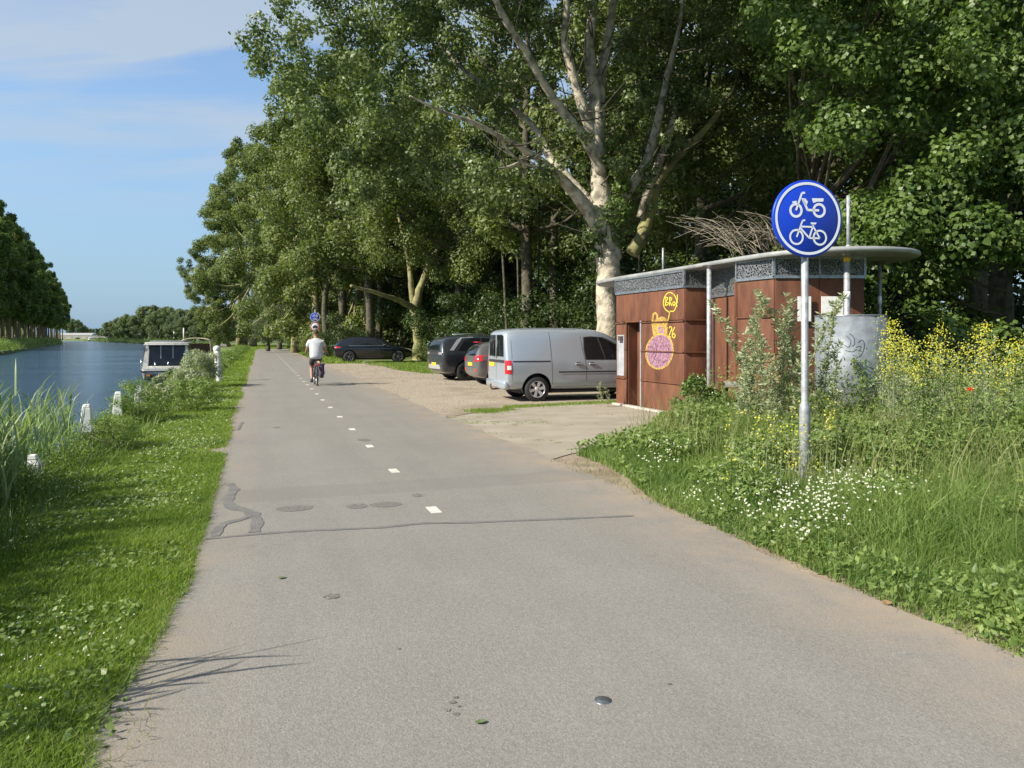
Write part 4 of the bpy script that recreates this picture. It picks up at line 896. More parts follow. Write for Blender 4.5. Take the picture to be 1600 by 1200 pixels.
for k, (X, Y) in enumerate(hs):
    put_herb(herb2, X, Y, random.uniform(.65,1.0)*(.72 if X < 4.6 else 1.0), hl[0] if X/Y > .39 else hl[1], 'weed', 'weeds right of the sign post' if X/Y > .39 else 'weeds around the sign post', 'leafy_weed', k)
# thicket mass between them
vg = Veg(); n = 42000; X = rng.uniform(2.8,11.6,n); Y = rng.uniform(5.5,13.2,n); k = inpoly(X, Y, RV)&(X < Y*.76+.3); X, Y = X[k], Y[k]; n = len(X)
vv = X*DV.x+Y*DV.y; H = np.clip((vv-4.4)/3.0,0,1)*1.3*(.5+.8*vnoise(X,Y,.7,91)); z = H*rng.random(n)**.6; k = H > .15
vg.leaves(np.stack([X,Y,z],1)[k], (rng.normal(size=(n,3))*.7+[-.3,-.4,.7])[k], rng.uniform(.03,.08,k.sum()), .32); stuff('weed_thicket', vg, M['weed'])
# mustard
vy = Veg(); vst = Veg(); mp_ = []
for _ in range(500):
    px = random.uniform(1385,1640); Y = random.uniform(9.2,11.4); top = 505+34*math.sin(px*.045)**2+random.random()*85*(1 if px > 1440 else .8); mp_.append(P(px, top, Y))
for _ in range(40): mp_.append(P(random.uniform(1375,1400), random.uniform(495,590), 9.6))
for _ in range(46):
    px = random.uniform(1130,1300); Y = random.uniform(6.9,8.6); mp_.append(P(px, random.uniform(628,745), Y))
mp_ = np.array([tuple(p) for p in mp_]); mp_ = mp_[mp_[:,2] > .12]; n = len(mp_); bb = mp_.copy(); bb[:,2] = 0
vst.blades(bb, mp_[:,2]*1.02, .006, rng.normal(size=(n,2))*.03, droop=.02, seg=1); q = np.repeat(mp_, 7, 0); q = q+rng.normal(size=q.shape)*[.03,.03,.045]
vy.leaves(q, rng.normal(size=q.shape)*.6+[-.3,-.7,.6], .022, .9)
q = np.repeat(mp_, 12, 0); q = q+rng.normal(size=q.shape)*[.07,.07,.0]; q[:,2] *= rng.uniform(.3,1.0,len(q)); vst.leaves(q, rng.normal(size=q.shape), .05, .2)
stuff('mustard_flowers', vy, M['yellow']); stuff('mustard_stems', vst, M['silver'])
# poppy
pp = P(1516, 609, 8.3); e = empty('poppy', (pp.x, pp.y, 0), 0, 'single red poppy flower among the yellow-flowering weeds', 'flower')
mb = MB(); mb.tube([(0,0,0),(.02,0,pp.z*.6),(0,0,pp.z)], .003, 5); mb.build('stem', M['weed_stem'], e)
vg = Veg(); vg.leaves(np.array([[.02*cos(a), .02*sin(a), pp.z+.01] for a in (0,1.6,3.1,4.7)]), np.array([[cos(a)*.7, sin(a)*.7, .6] for a in (0,1.6,3.1,4.7)]), .055, 1.0); link('petal', vg.mesh('poppy_petals'), M['poppy'], e)
# bramble, bush by the white post, others
def bush(name, x, y, r, z0, z1, nleaf, ls, leafm, label, seed, asp=.5, K=26, zb=0.0, stem='deadwood', flowers=0):
    e = empty(name, (x, y, zb), 0, label, 'bush'); bl_ = blobs_round(r, z0, z1, K, (.24,.4), seed=seed, inner=.15); vgx = Veg(); cloud(vgx, bl_, nleaf, ls, asp); link('foliage', vgx.mesh(name+'_foliage'), M[leafm], e)
    trunk_mb(.014, z1*.7, (0,0), bl_[::3], .1, seed).build('stem', M['weed_stem'], e)
    if flowers:
        vf = Veg(); B = np.array(bl_)[rng.integers(0, len(bl_), flowers)]; d = unit(rng.normal(size=(flowers,3))); vf.leaves(B[:,:3]+d*B[:,3:4], d, .028, .9); link('blossom', vf.mesh('blossom'), M['daisy'], e)
    return e
bush('bramble_bush', 3.0, 12.1, .42, .05, .95, 2400, .065, 'leaf_maple', 'bramble bush with white blossom in front of the building corner', 3, .75, flowers=110)
bush('bramble_bush', 2.55, 11.7, .42, .0, .42, 1800, .06, 'weed', 'low bramble bush spilling onto the concrete before the building', 4, .7, flowers=30)
bush('bramble_bush', 3.55, 11.6, .5, .0, .7, 2200, .06, 'leaf_maple', 'low bramble bush below the weathered rail', 8, .7, flowers=20)
bush('grey_bush', -10.0, 24.2, .80, .05, 1.15, 8000, .075, 'silver', 'dense grey-green bush between the moored boats and white post', 5, .35, K=34)
bush('grey_bush', -9.35, 22.0, .6, .0, .62, 4000, .07, 'silver', 'lower grey-green bush in front of the dense one', 6, .35)
bush('pale_bush', -8.0, 17.3, .34, .05, .72, 2600, .06, 'silver', 'pale flowering bush beside the third bollard', 7, .5, flowers=60)
bush('green_bush', -8.2, 19.6, .6, .0, .5, 4000, .06, 'weed', 'green bush on the bank behind the bollards', 9, .4)
bush('green_bush', -7.2, 14.6, .62, .0, .75, 4200, .055, 'weed', 'dark green weed bush at the quay edge near the reeds', 10, .35)
bush('green_bush', -5.75, 10.9, .42, .0, .45, 2600, .04, 'weed', 'small weed bush right of the large white bollard', 12, .35)
bush('green_bush', -6.9, 16.5, .5, .0, .5, 2600, .05, 'weed', 'low leafy bush casting shade on the verge grass', 13, .5)
sm_h = herb('sapling', [dict(h=.55, seed=21, leafn=240, ls=.05, spread=.35, branches=10, asp=.35)], 'silver')
for x, y, s_ in [(2.02,17.15,1.0)]: put_herb(sm_h, x, y, s_, 'small grey-green weed growing from the joint beside the building', 'weed', None, 'joint_weed')
put_herb(sm_h, 2.2, 17.3, .8, 'smaller grey weed tuft right against the building corner', 'weed', None, 'joint_weed')
# dead branches piled behind the roof
e = empty('dead_branch_pile', (5.4, 20.5, 0), 0, 'tangle of bare grey dead branches behind the building roof', 'branches')
mb = MB()
for _ in range(95):
    a0 = P(random.uniform(1140,1245), random.uniform(362,415), 20.5+random.uniform(-.8,.8)); a1 = P(a0.x/a0.y*1180+800-random.uniform(10,110), random.uniform(328,388), 20.5+random.uniform(-1.2,.8))
    mid = a0.lerp(a1, .5)+Vector((0,0,random.uniform(.05,.4))); q = smooth_path([tuple(a0-e.location), tuple(mid-e.location), tuple(a1-e.location)], 4)
    mb.tube([tuple(p) for p in q], [random.uniform(.006,.016)*(1-.7*j/(len(q)-1)) for j in range(len(q))], 4)
mb.tube([(.1,0,0),(.2,0,2.0),(.6,0,3.6)], [.10,.08,.05], 7); mb.build('branch', M['deadwood'], e)
plant('shrub', 5.9, 21.2, 'leafy bush behind the middle of the building roof', cat='bush', s=1.45, i=1); plant('shrub', 8.0, 19.5, 'leafy bush behind the right end of the building', cat='bush', s=1.6, i=0)
# ---------------------------------------------------------------- the brown building
BL_ = empty('toilet_building', (0,0,0), 0, 'small public toilet building of rusty brown steel panels under a thin curved grey roof', 'building')
RAWS = [0.03, .65, 1.30, 1.95, 2.60]
def wall(p0, p1, rows, n, skip=None, t=.05, name='corten_panel', zlo=None, splits=(0,1)):
    """corten wall from p0 to p1 in rows of panels; n = outward side sign"""
    a = Vector((p0[0], p0[1], 0)); b = Vector((p1[0], p1[1], 0)); d = (b-a); L_ = d.length; d.normalize(); nn = Vector((d.y, -d.x, 0))*n
    for i in range(len(rows)-1):
        for s0, s1 in zip(splits[:-1], splits[1:]):
            if skip and skip(i, s0): continue
            z0, z1 = rows[i]+.006, rows[i+1]-.006; c = a + d*(L_*(s0+s1)/2) - nn*t/2; c.z = (z0+z1)/2
            mb = MB(); mb.box(c, (L_*(s1-s0)-.008, t, z1-z0), math.atan2(d.y, d.x), .004); mb.build(name, M['corten'], BL_)
    return a, d, nn, L_
def fins(p0, p1, zs, n, s0=0, s1=1, out_=.045):
    a = Vector((p0[0], p0[1], 0)); b = Vector((p1[0], p1[1], 0)); d = (b-a); L_ = d.length; d.normalize(); nn = Vector((d.y, -d.x, 0))*n
    for z in zs:
        mb = MB(); c = a + d*(L_*(s0+s1)/2) + nn*(out_/2-.012); c.z = z; mb.box(c, (L_*(s1-s0), out_, .022), math.atan2(d.y, d.x)); mb.build('ledge', M['corten'], BL_)
C0 = (4.03, 15.25); C1 = (4.17, 14.0)
A0 = (2.47, 17.9); A1 = (3.47, 15.2); B1 = (3.94, 15.3); R0 = (4.80, 18.3); R1_ = (5.35, 17.0); D0 = (4.06, 13.62); D1 = (4.44, 12.8); E1 = (5.97, 12.8); Fb = (6.25, 16.2)
# facet A with the doorway between 0.19 and 0.40 of its length
sk = lambda i, s: (s > .1 and s < .3 and i < 3)
wall(A0, A1, RAWS, 1, skip=lambda i, s: (.15 < s < .3 and i < 3) or (i == 3), splits=(0,.17,.40,1))
wall(A0, A1, [1.95, 2.60], 1, splits=(0,1))
a = Vector((*A0, 0)); d = (Vector((*A1, 0))-a); LA = d.length; d.normalize(); nn = Vector((d.y, -d.x, 0)); angA = math.atan2(d.y, d.x)
fins(A0, A1, RAWS[1:3], 1, .41, 1); fins(A0, A1, [1.93], 1, .40, 1.0); fins(A0, A1, [1.93], 1, 0, .16); fins(A0, A1, [.65], 1, 0, .16)
# door, reveal and jamb
mb = MB(); c = a+d*(LA*.285)-nn*.30; c.z = 1.0; mb.box(c, (LA*.23-.03, .04, 1.93), angA, .004); mb.build('door', M['corten'], BL_)
for s_, nm in ((.172, 'door_reveal'), (.398, 'door_reveal')):
    mb = MB(); c = a+d*(LA*s_)-nn*.175; c.z = .99; mb.box(c, (.02, .24, 1.92), angA); mb.build(nm, M['corten'], BL_)
mb = MB(); c = a+d*(LA*.285)-nn*.15; c.z = 1.955; mb.box(c, (LA*.23, .36, .03), angA); mb.build('lintel', M['corten'], BL_)
mb = MB(); c = a+d*(LA*.408)+nn*.012; c.z = 1.0; mb.box(c, (.035, .03, 1.94), angA); mb.build('door_jamb', M['zincl'], BL_)
# small stainless niche left of the door
mb = MB(); c = a+d*(LA*.085)+nn*.008; c.z = 1.18
for q in ((-.15,0,.03,.95),(.15,0,.03,.95)):
    mb.box(c+d*q[0], (q[2], .02, q[3]), angA)
for zz in (-.46, .46): mb.box(c+Vector((0,0,zz)), (.27, .02, .03), angA)
nf = mb.build('niche_frame', M['zincl'], BL_)
mb = MB(); mb.box(c-nn*.004+Vector((0,0,-.06)), (.26, .012, .80), angA); mb.build('niche_panel', M['zincl'], BL_)
mb = MB(); mb.box(c+nn*.004+Vector((0,0,.36))+d*.03, (.15, .012, .14), angA); mb.build('niche_slot', M['dark'], BL_)
# other facets
wall((A1[0]+.012, A1[1]), B1, RAWS, 1, splits=(0,1)); fins((A1[0]-.0, A1[1]+.0), B1, RAWS[1:4], 1)
wall(C0, C1, [.03, 2.40], 1, splits=(0,.14,1)); wall(C1, D0, RAWS, -1)
mb = MB(); mb.box((4.035,15.08,1.22), (.03,.05,2.36), 0); mb.build('door_gap', M['dark'], BL_)
wall(D0, D1, RAWS, 1); fins(D0, D1, RAWS[1:4], 1)
wall((D1[0]+.012, D1[1]), E1, [.03, 1.3, 2.60], 1, splits=(0,.5,1)); wall(E1, Fb, RAWS, 1); wall(Fb, (5.2,18.6), RAWS, 1); wall((5.2,18.6), (3.2,19.0), RAWS, 1); wall((3.2,19.0), A0, RAWS, 1)
# door behind the alcove
# perforated frieze in steel frames under the roof
def frieze(p0, p1, n, z0=2.64, z1=2.95, parts=1):
    a = Vector((p0[0], p0[1], 0)); b = Vector((p1[0], p1[1], 0)); d = (b-a); L_ = d.length; d.normalize(); nn = Vector((d.y, -d.x, 0))*n; an = math.atan2(d.y, d.x)
    mb = MB(); c = (a+b)/2 + nn*.006; c.z = (z0+z1)/2; mb.box(c, (L_-.03, .004, z1-z0), an); mb.build('perforated_screen', M['perf'], BL_)
    mb = MB()
    for zz, hh in ((z0-.015, .05), (z1-.01, .03)): mb.box(c*1 + Vector((0,0,zz-c.z)) + nn*.008, (L_, .03, hh), an)
    for s_ in np.linspace(0, 1, parts+1): q = a + d*(L_*s_) + nn*.016; q.z = (z0+z1)/2; mb.box(q, (.03, .03, z1-z0), an)
    mb.build('frieze_frame', M['zinc'], BL_)
frieze(A0, A1, 1); frieze(A1, B1, 1); frieze(C0, C1, 1, 2.43); frieze(D0, D1, 1); frieze(D1, E1, 1, parts=2); frieze(E1, Fb, 1, parts=2)
mb = MB(); mb.prism([A0, A1, B1, (4.4,15.6), (4.9,17.3), (4.9,18.2), (3.2,18.6)], 2.56, 2.60, lambda a, b, z: Vector((a*.98+.07, b*.98+.33, z))); mb.build('inner_ceiling', M['dark'], BL_)
mb = MB(); mb.prism([(D0[0]+.06,D0[1]), (D1[0]+.04, D1[1]+.06), (E1[0]-.05, E1[1]+.06), (Fb[0]-.06, Fb[1]), (5.45,17.0), (4.75,16.0), (4.35,14.2)], 2.55, 2.59, lambda a, b, z: Vector((a, b, z))); mb.build('inner_ceiling', M['dark'], BL_)
# roof slab with rounded rim
RF = smooth_path([(2.15,19.25),(2.45,18.0),(3.0,16.45),(3.55,14.9),(3.98,13.55),(4.42,12.55),(5.0,11.98),(5.7,11.85),(6.4,12.12),(6.85,12.7),(6.95,13.6),(6.65,15.2),(6.0,17.2),(5.1,19.4),(4.2,20.5),(3.2,20.7),(2.4,20.2),(2.15,19.25)], 6)[:-1]
ctr = RF.mean(0); bm = bmesh.new()
prof = [(0,3.035),(.03,3.05),(.03,3.05),(.0,2.965),(-.05,2.95)]
rings = []
for off, z in [(-.12,3.035),(-.02,3.035),(.010,3.022),(.018,2.995),(.010,2.965),(-.02,2.95),(-.12,2.955)]:
    rings.append([bm.verts.new((*(p + off*(p-ctr)/np.linalg.norm(p-ctr)), z)) for p in RF])
n = len(RF)
for r0_, r1_ in zip(rings[:-1], rings[1:]):
    for i in range(n): bm.faces.new((r0_[i], r0_[(i+1)%n], r1_[(i+1)%n], r1_[i]))
bm.faces.new(rings[0]); bm.faces.new(rings[-1][::-1]); bmesh.ops.recalc_face_normals(bm, faces=bm.faces[:])
for f in bm.faces: f.smooth = len(f.verts) == 4
me = bpy.data.meshes.new('roof'); bm.to_mesh(me); bm.free(); link('roof', me, mat('weathered_zinc_roof', (.24,.25,.245), .6, .25, col2=(.36,.37,.36), scale=3, bump=.1), BL_)
colm = mat('spangled_galvanised_post', (.27,.28,.29), .55, .35, col2=(.42,.43,.44), scale=16, detail=2)
def column(x, y, r, z0, z1, bands=True, head=True):
    mb = MB(); mb.tube([(x,y,z0),(x,y,z1)], r, 16); o = mb.build('column', colm, BL_)
    if head: mb = MB(); mb.lathe([(r,-.05),(.11,-.012),(.13,-.0)], (x,y,z1), 16); mb.build('head_plate', M['zinc'], o)
    return o
column(3.72, 14.25, .045, 0, 2.95); cA = column(5.42, 12.22, .048, 0, 2.95); column(6.62, 13.6, .032, 0, 2.95); column(2.75, 18.9, .04, 0, 2.95)
mb = MB(); mb.tube([(5.42,12.22,2.82),(5.42,12.22,2.90)], .052, 16); mb.build('yellow_sticker', mat('yellow_sticker', (.75,.42,.02), .4), BL_)
mb = MB(); mb.tube([(5.42,12.22,2.22),(5.42,12.22,2.34)], .052, 16); mb.build('band', M['signwhite'], BL_)
mb = MB(); mb.tube([(6.62,13.6,2.2),(6.62,13.6,2.34)], .036, 12); mb.build('band', M['signwhite'], BL_)
for x, y, h, r in ((5.46,12.26,.85,.030),(3.40,17.0,.56,.022)):
    mb = MB(); mb.tube([(x,y,3.05),(x,y,3.05+h)], r, 10); mb.lathe([(r,0),(r*1.5,.01),(r*1.5,.03),(r,.05)], (x,y,3.05), 12); mb.build('roof_vent_pipe', colm, BL_)
# curved zinc screen of the urinal
mb = MB(); cx_, cy_, rr = 5.38, 12.0, .53; vs = []; fs = []; K = 40
for k in range(K+1):
    q = radians(-205) + radians(245)*k/K
    for r_, z in ((rr, .12), (rr, 1.93), (rr-.012, 1.93), (rr-.012, .12)): vs.append((cx_+r_*cos(q), cy_+r_*sin(q), z))
for k in range(K):
    for j in range(4): fs.append((4*k+j, 4*k+4+j, 4*k+4+(j+1)%4, 4*k+(j+1)%4))
mb.add(vs, fs, True); us_ = mb.build('urinal_screen', mat('spangled_zinc_sheet', (.16,.18,.20), .6, .3, col2=(.24,.265,.285), scale=9, detail=3), BL_)
mb = MB(); mb.tube([(cx_+(rr-.006)*cos(radians(-205)+radians(245)*k/K), cy_+(rr-.006)*sin(radians(-205)+radians(245)*k/K), 1.935) for k in range(K+1)], .014, 6); mb.build('rim', M['zinc'], us_)
fnc = lambda a, b: Vector((cx_+(rr+.004)*cos(a/rr-radians(90)), cy_+(rr+.004)*sin(a/rr-radians(90)), b))
mb = MB()
for st in ([(-.28,1.62),(-.22,1.55),(-.25,1.45),(-.31,1.48)],[(-.24,1.66),(-.18,1.60),(-.17,1.5),(-.21,1.46)],[(-.12,1.52),(-.06,1.56),(-.03,1.48),(-.06,1.36),(-.12,1.30),(-.19,1.33)],[(-.15,1.45),(-.08,1.46),(-.10,1.40)],[(-.3,1.40),(-.2,1.38),(-.14,1.42)]):
    mb.ribbon([tuple(p) for p in smooth_path(st, 5)], .007, fnc)
mb.build('scribble', M['blackp'], us_, flat=True)
mb = MB(); mb.box((5.40,12.735,2.08), (.36,.02,.42), 0); mb.build('notice_panel', M['white'], BL_)
mb = MB(); mb.box((4.93,12.735,2.08), (.22,.02,.42), 0); mb.build('notice_panel', M['white'], BL_)
# concrete plinth
mb = MB(); c = a+d*(LA*.5)-nn*.02; 
for (p, q, n_) in ((A0,A1,1),(A1,B1,1)):
    aa = Vector((*p,0)); bb_ = Vector((*q,0)); dd = (bb_-aa).normalized(); n2 = Vector((dd.y,-dd.x,0)); cc = (aa+bb_)/2+n2*.03; cc.z = .018; mb.box(cc, ((bb_-aa).length+.02, .16, .07), math.atan2(dd.y, dd.x), .01)
mb.build('plinth', M['concrete'], BL_)
# sprayed figure on facet A: thin paint films on the steel
def fa(px, py, off=.004):
    # photo point on the wall plane through A0-A1
    dx = (px-800)/1180; X0, Y0 = A0; dX, dY = A1[0]-A0[0], A1[1]-A0[1]; t = (X0-dx*Y0)/(dx*dY-dX); Y = Y0+dY*t; X = X0+dX*t
    return Vector((X, Y, 1.6+(527-py)/1180*Y)) + nn*off
def spraymat(name, col, lo, hi, sc_=22):
    m = bpy.data.materials.new(name); t, o = nodes(m); n_ = t.nodes.new; l = t.links.new
    tc = n_('ShaderNodeTexCoord'); z = n_('ShaderNodeTexNoise'); z.inputs['Scale'].default_value = sc_; z.inputs['Detail'].default_value = 6; z.inputs['Roughness'].default_value = .7; l(tc.outputs['Object'], z.inputs['Vector'])
    r = n_('ShaderNodeMapRange'); r.inputs[1].default_value = lo; r.inputs[2].default_value = hi; l(z.outputs['Fac'], r.inputs[0])
    b = n_('ShaderNodeBsdfPrincipled'); b.inputs['Base Color'].default_value = (*col, 1); b.inputs['Roughness'].default_value = .8
    tr = n_('ShaderNodeBsdfTransparent'); x = n_('ShaderNodeMixShader'); l(r.outputs[0], x.inputs[0]); l(tr.outputs[0], x.inputs[1]); l(b.outputs[0], x.inputs[2]); l(x.outputs[0], o.inputs[0]); return m
pink = spraymat('pink_spray_paint', (.50,.29,.43), .34, .74); yel = spraymat('yellow_spray_paint', (.60,.40,.09), .30, .66); yel2 = spraymat('lemon_spray_paint', (.60,.52,.05), .20, .55)
mb = MB(); oval = [(1031+20*cos(q)-2*sin(q), 549+26*sin(q)) for q in np.linspace(0, 2*pi, 28, endpoint=False)]
mb.add([fa(px, py, .0035) for px, py in oval], [tuple(range(28))]); mb.build('graffiti_body', pink, BL_, flat=True)
mb = MB(); mb.add([fa(px, py, .003) for px, py in [(1021,524),(1020,503),(1026,497),(1035,496),(1041,502),(1042,524)]], [tuple(range(6))]); mb.build('graffiti_head', yel, BL_, flat=True)
mb = MB(); mb.add([fa(px, py, .0045) for px, py in [(1029,522),(1028,512),(1033,509),(1038,514),(1038,523)]], [tuple(range(5))]); mb.build('graffiti_face', pink, BL_, flat=True)
def spray(name, strokes, wpx, m, off):
    mb = MB()
    for st in strokes:
        q = smooth_path(st, 5) if len(st) > 2 else np.array(st, float); mb.ribbon([tuple(p) for p in q], wpx, lambda a, b: fa(a, b, off))
    mb.build(name, m, BL_, flat=True)
ov = [(1031+21*cos(q)-2*sin(q), 549+27*sin(q)) for q in np.linspace(0, 2*pi, 13)]
spray('graffiti_outline', [ov, [(1022,522),(1020,505),(1021,492),(1024,489),(1027,493),(1028,500),(1034,496),(1041,501),(1042,524)]], 2.8, yel, .0055)
spray('graffiti_lines', [[(1016,540),(1022,548),(1018,558)],[(1024,536),(1026,548),(1022,562)],[(1032,540),(1042,541),(1047,546)],[(1031,550),(1040,549),(1046,555)],[(1028,562),(1036,566),(1044,562)],[(1029,513),(1031,513)],[(1034,512),(1036,512)],[(1031,519),(1036,518)]], 1.1, mat('purple_spray_line', (.16,.06,.11), .7), .0065)
spray('graffiti_bubble', [[(1046,488),(1039,482),(1037,472),(1040,462),(1046,457),(1053,460),(1057,468),(1057,478),(1053,486),(1047,486)],[(1047,488),(1044,500),(1041,512)]], 1.5, yel2, .0055)
spray('graffiti_lettering', [[(1040.5,464),(1040.2,478)],[(1040.5,464),(1044,466),(1041,471),(1045,474),(1040.5,478)],
 [(1047,464),(1046.6,478)],[(1047,464),(1050,467),(1047,471)],[(1047,471),(1050.5,478)],[(1053.5,471),(1051.6,474),(1053.4,477.5),(1055.4,474),(1053.5,471)],[(1058.8,460),(1058.4,474)],[(1058.2,477),(1058.0,479)],
 [(1045.5,513),(1048,510),(1050,514),(1047,521),(1045.8,526)],[(1045.8,526),(1049,527)],[(1055,511),(1051.5,518),(1051,525),(1053.5,528),(1055.5,524),(1053,521),(1051.3,523)]], 1.5, yel2, .0065)
# low rail and post in front of the alcove
e = empty('low_rail', (3.55, 13.0, 0), 0, 'low rusty steel post with a grey rail beside the slim column of the building', 'rail')
mb = MB(); mb.box((0.03,0,.42), (.10,.10,.84), 0, .004); mb.build('post', M['corten'], e)
mb = MB(); mb.box((.14,.12,.36), (.12,.06,.72), .1, .004); mb.build('side_plate', M['corten'], e)
mb = MB(); mb.box((.36,.0,.79), (.54,.12,.09), -.1, .006); mb.build('rail', mat('weathered_grey_timber', (.30,.28,.24), .85, var=.2, scale=12, bump=.3), e)

# ---------------------------------------------------------------- signs
def sign_face(parent, r, sym, yaw, zc, m=M['blue'], rim=M['signwhite'], back=None, loc_=(0,0)):
    """disc facing -y in its own frame, rotated by yaw"""
    o = empty('sign_plate', (loc_[0], loc_[1], zc), yaw); o.parent = parent
    mb = MB(); mb.lathe([(0,0),(r*.985,0),(r,.004),(r,.030),(r*.97,.034),(r*.96,.010),(0,.008)], (0,-.055,0), 64, 'y'); pl = mb.build('sign_disc', m, o)
    return o
def facing(o, name, fn_add, m, off): 
    mb = MB(); fn_add(mb, lambda a, b: Vector((a, -.055-off, b))); return mb.build(name, m, o, flat=True)
def annulus(r0, r1, n=64, c=(0,0), a0=0, a1=2*pi):
    def g(mb, f):
        vs = []; k = n
        for i in range(k+1):
            q = a0+(a1-a0)*i/k; vs += [f(c[0]+r0*cos(q), c[1]+r0*sin(q)), f(c[0]+r1*cos(q), c[1]+r1*sin(q))]
        mb.add(vs, [(2*i, 2*i+1, 2*i+3, 2*i+2) for i in range(k)])
    return g
def many(*gs):
    def g(mb, f):
        for x in gs: x(mb, f)
    return g
def strokes(lst, w_):
    def g(mb, f):
        for st in lst: mb.ribbon(st, w_, f)
    return g
def polyg(pts):
    def g(mb, f): mb.add([f(*p) for p in pts], [tuple(range(len(pts)))])
    return g
# symbols measured in sign radii (unit disc, x to the right as seen)
def bicycle_sym(k, cx, cy):
    S = lambda pts: [(cx+a*k, cy+b*k) for a, b in pts]
    return many(annulus(.155*k, .205*k, 36, (cx-.305*k, cy-.17*k)), annulus(.155*k, .205*k, 36, (cx+.36*k, cy-.17*k)),
        strokes([S([(-.30,-.17),(-.135,.25)]), S([(-.135,.25),(-.06,.27)]), S([(-.20,.10),(.16,.10)]), S([(-.19,.06),(.055,-.185)]), S([(.055,-.185),(.175,.15)]), S([(.055,-.185),(.36,-.185)]), S([(.36,-.185),(.165,.12)])], .045*k),
        polyg(S([(.09,.215),(.27,.215),(.24,.165),(.11,.165)])))
def moped_sym(k, cx, cy):
    S = lambda pts: [(cx+a*k, cy+b*k) for a, b in pts]
    return many(annulus(.125*k, .19*k, 36, (cx-.32*k, cy-.19*k)), annulus(.125*k, .19*k, 36, (cx+.34*k, cy-.17*k)),
        strokes([S([(-.32,-.19),(-.15,.26)]), S([(-.15,.26),(-.06,.265)])], .055*k), strokes([S([(-.13,.10),(.01,-.17)]), S([(-.0,-.17),(.34,-.17)])], .06*k),
        polyg(S([(-.17,.13),(-.05,.12),(.02,.04),(-.02,-.07),(-.09,-.04)])), polyg(S([(.13,.135),(.47,.145),(.46,.06),(.30,.055),(.17,.015)])), strokes([S([(-.42,.01),(-.30,.03)])], .05*k))
SX, SY = (1257.5-800)/1180*7.78, 7.78
SG = empty('cycle_path_sign', (SX, SY, 0), 0, 'large round blue moped and bicycle sign on a stepped galvanised pole', 'sign')
polem = colm
mb = MB(); mb.lathe([(.0,-.3),(.054,-.3),(.054,.86),(.050,.89),(.038,.93),(.036,.95),(.036,3.17),(0,3.175)], (0,0,0), 24); mb.build('pole', polem, SG)
yawS = radians(12)
so_ = sign_face(SG, .395, None, yawS, 2.815)
facing(so_, 'border', annulus(.345, .372), M['signwhite'], .003)
facing(so_, 'moped_symbol', moped_sym(.40, -.01, .155), M['signwhite'], .003); facing(so_, 'bicycle_symbol', bicycle_sym(.40, -.01, -.125), M['signwhite'], .003)
mb = MB(); 
for zz in (-.18, .18): mb.box((0,-.02,zz), (.11,.035,.04)); mb.tube([(-.05,.045,zz),(.05,.045,zz)], .006, 6)
mb.build('clamp', M['zinc'], so_)
SG2 = empty('double_sign', (-15.12, 58, 0), 0, 'two small round signs on one pole beyond the cyclist, blue above red-rimmed', 'sign')
mb = MB(); mb.tube([(0,0,0),(0,0,3.75)], .038, 12); mb.build('pole', polem, SG2)
o2 = sign_face(SG2, .37, None, radians(14), 3.14); facing(o2, 'border', annulus(.325,.35,40), M['signwhite'], .003); facing(o2, 'moped_symbol', moped_sym(.38, 0, .145), M['signwhite'], .003); facing(o2, 'bicycle_symbol', bicycle_sym(.38, 0, -.12), M['signwhite'], .003)
o3 = sign_face(SG2, .36, None, radians(14), 2.42, M['signwhite']); facing(o3, 'red_border', annulus(.29,.352,40), mat('red_sign_film', (.5,.01,.015), .4), .003)
facing(o3, 'car_symbol', many(polyg([(-.19,-.02),(-.17,.03),(-.11,.04),(-.07,.10),(.07,.10),(.11,.04),(.17,.03),(.19,-.02),(.19,-.10),(-.19,-.10)]), annulus(0,.045,16,(-.12,-.10)), annulus(0,.045,16,(.12,-.10))), M['blackp'], .004)

# ---------------------------------------------------------------- vehicles
def loft_body(st, name='body'):
    """closed car shell from stations (x, zb, zbelt, ztop, wb, wbelt, wtop), front towards +x, subdivided"""
    bm = bmesh.new(); rings = []
    for (x, zb, zm, zt, wb, wm, wt) in st:
        h = [(wb*.80, zb), (wb, zb+.07), (wm*1.0, zb+(zm-zb)*.45), (wm, zm-.06), (wm*.985, zm+.02), (wt+(wm-wt)*.45, zm+(zt-zm)*.5), (wt, zt-.09 if zt-zm > .2 else zm+(zt-zm)*.7), (wt*.86, zt-.015), (wt*.45, zt+.004)]
        rings.append([bm.verts.new((x, y, z)) for y, z in h] + [bm.verts.new((x, -y, z)) for y, z in h[::-1]])
    n = len(rings[0])
    for a, b in zip(rings[:-1], rings[1:]):
        for i in range(n): bm.faces.new((a[i], a[(i+1)%n], b[(i+1)%n], b[i]))
    for r_ in (rings[0], rings[-1]):
        for i in range(n//2-1): bm.faces.new((r_[i], r_[i+1], r_[n-2-i], r_[n-1-i]))
    bmesh.ops.recalc_face_normals(bm, faces=bm.faces[:])
    me = bpy.data.meshes.new(name); bm.to_mesh(me); bm.free(); return me
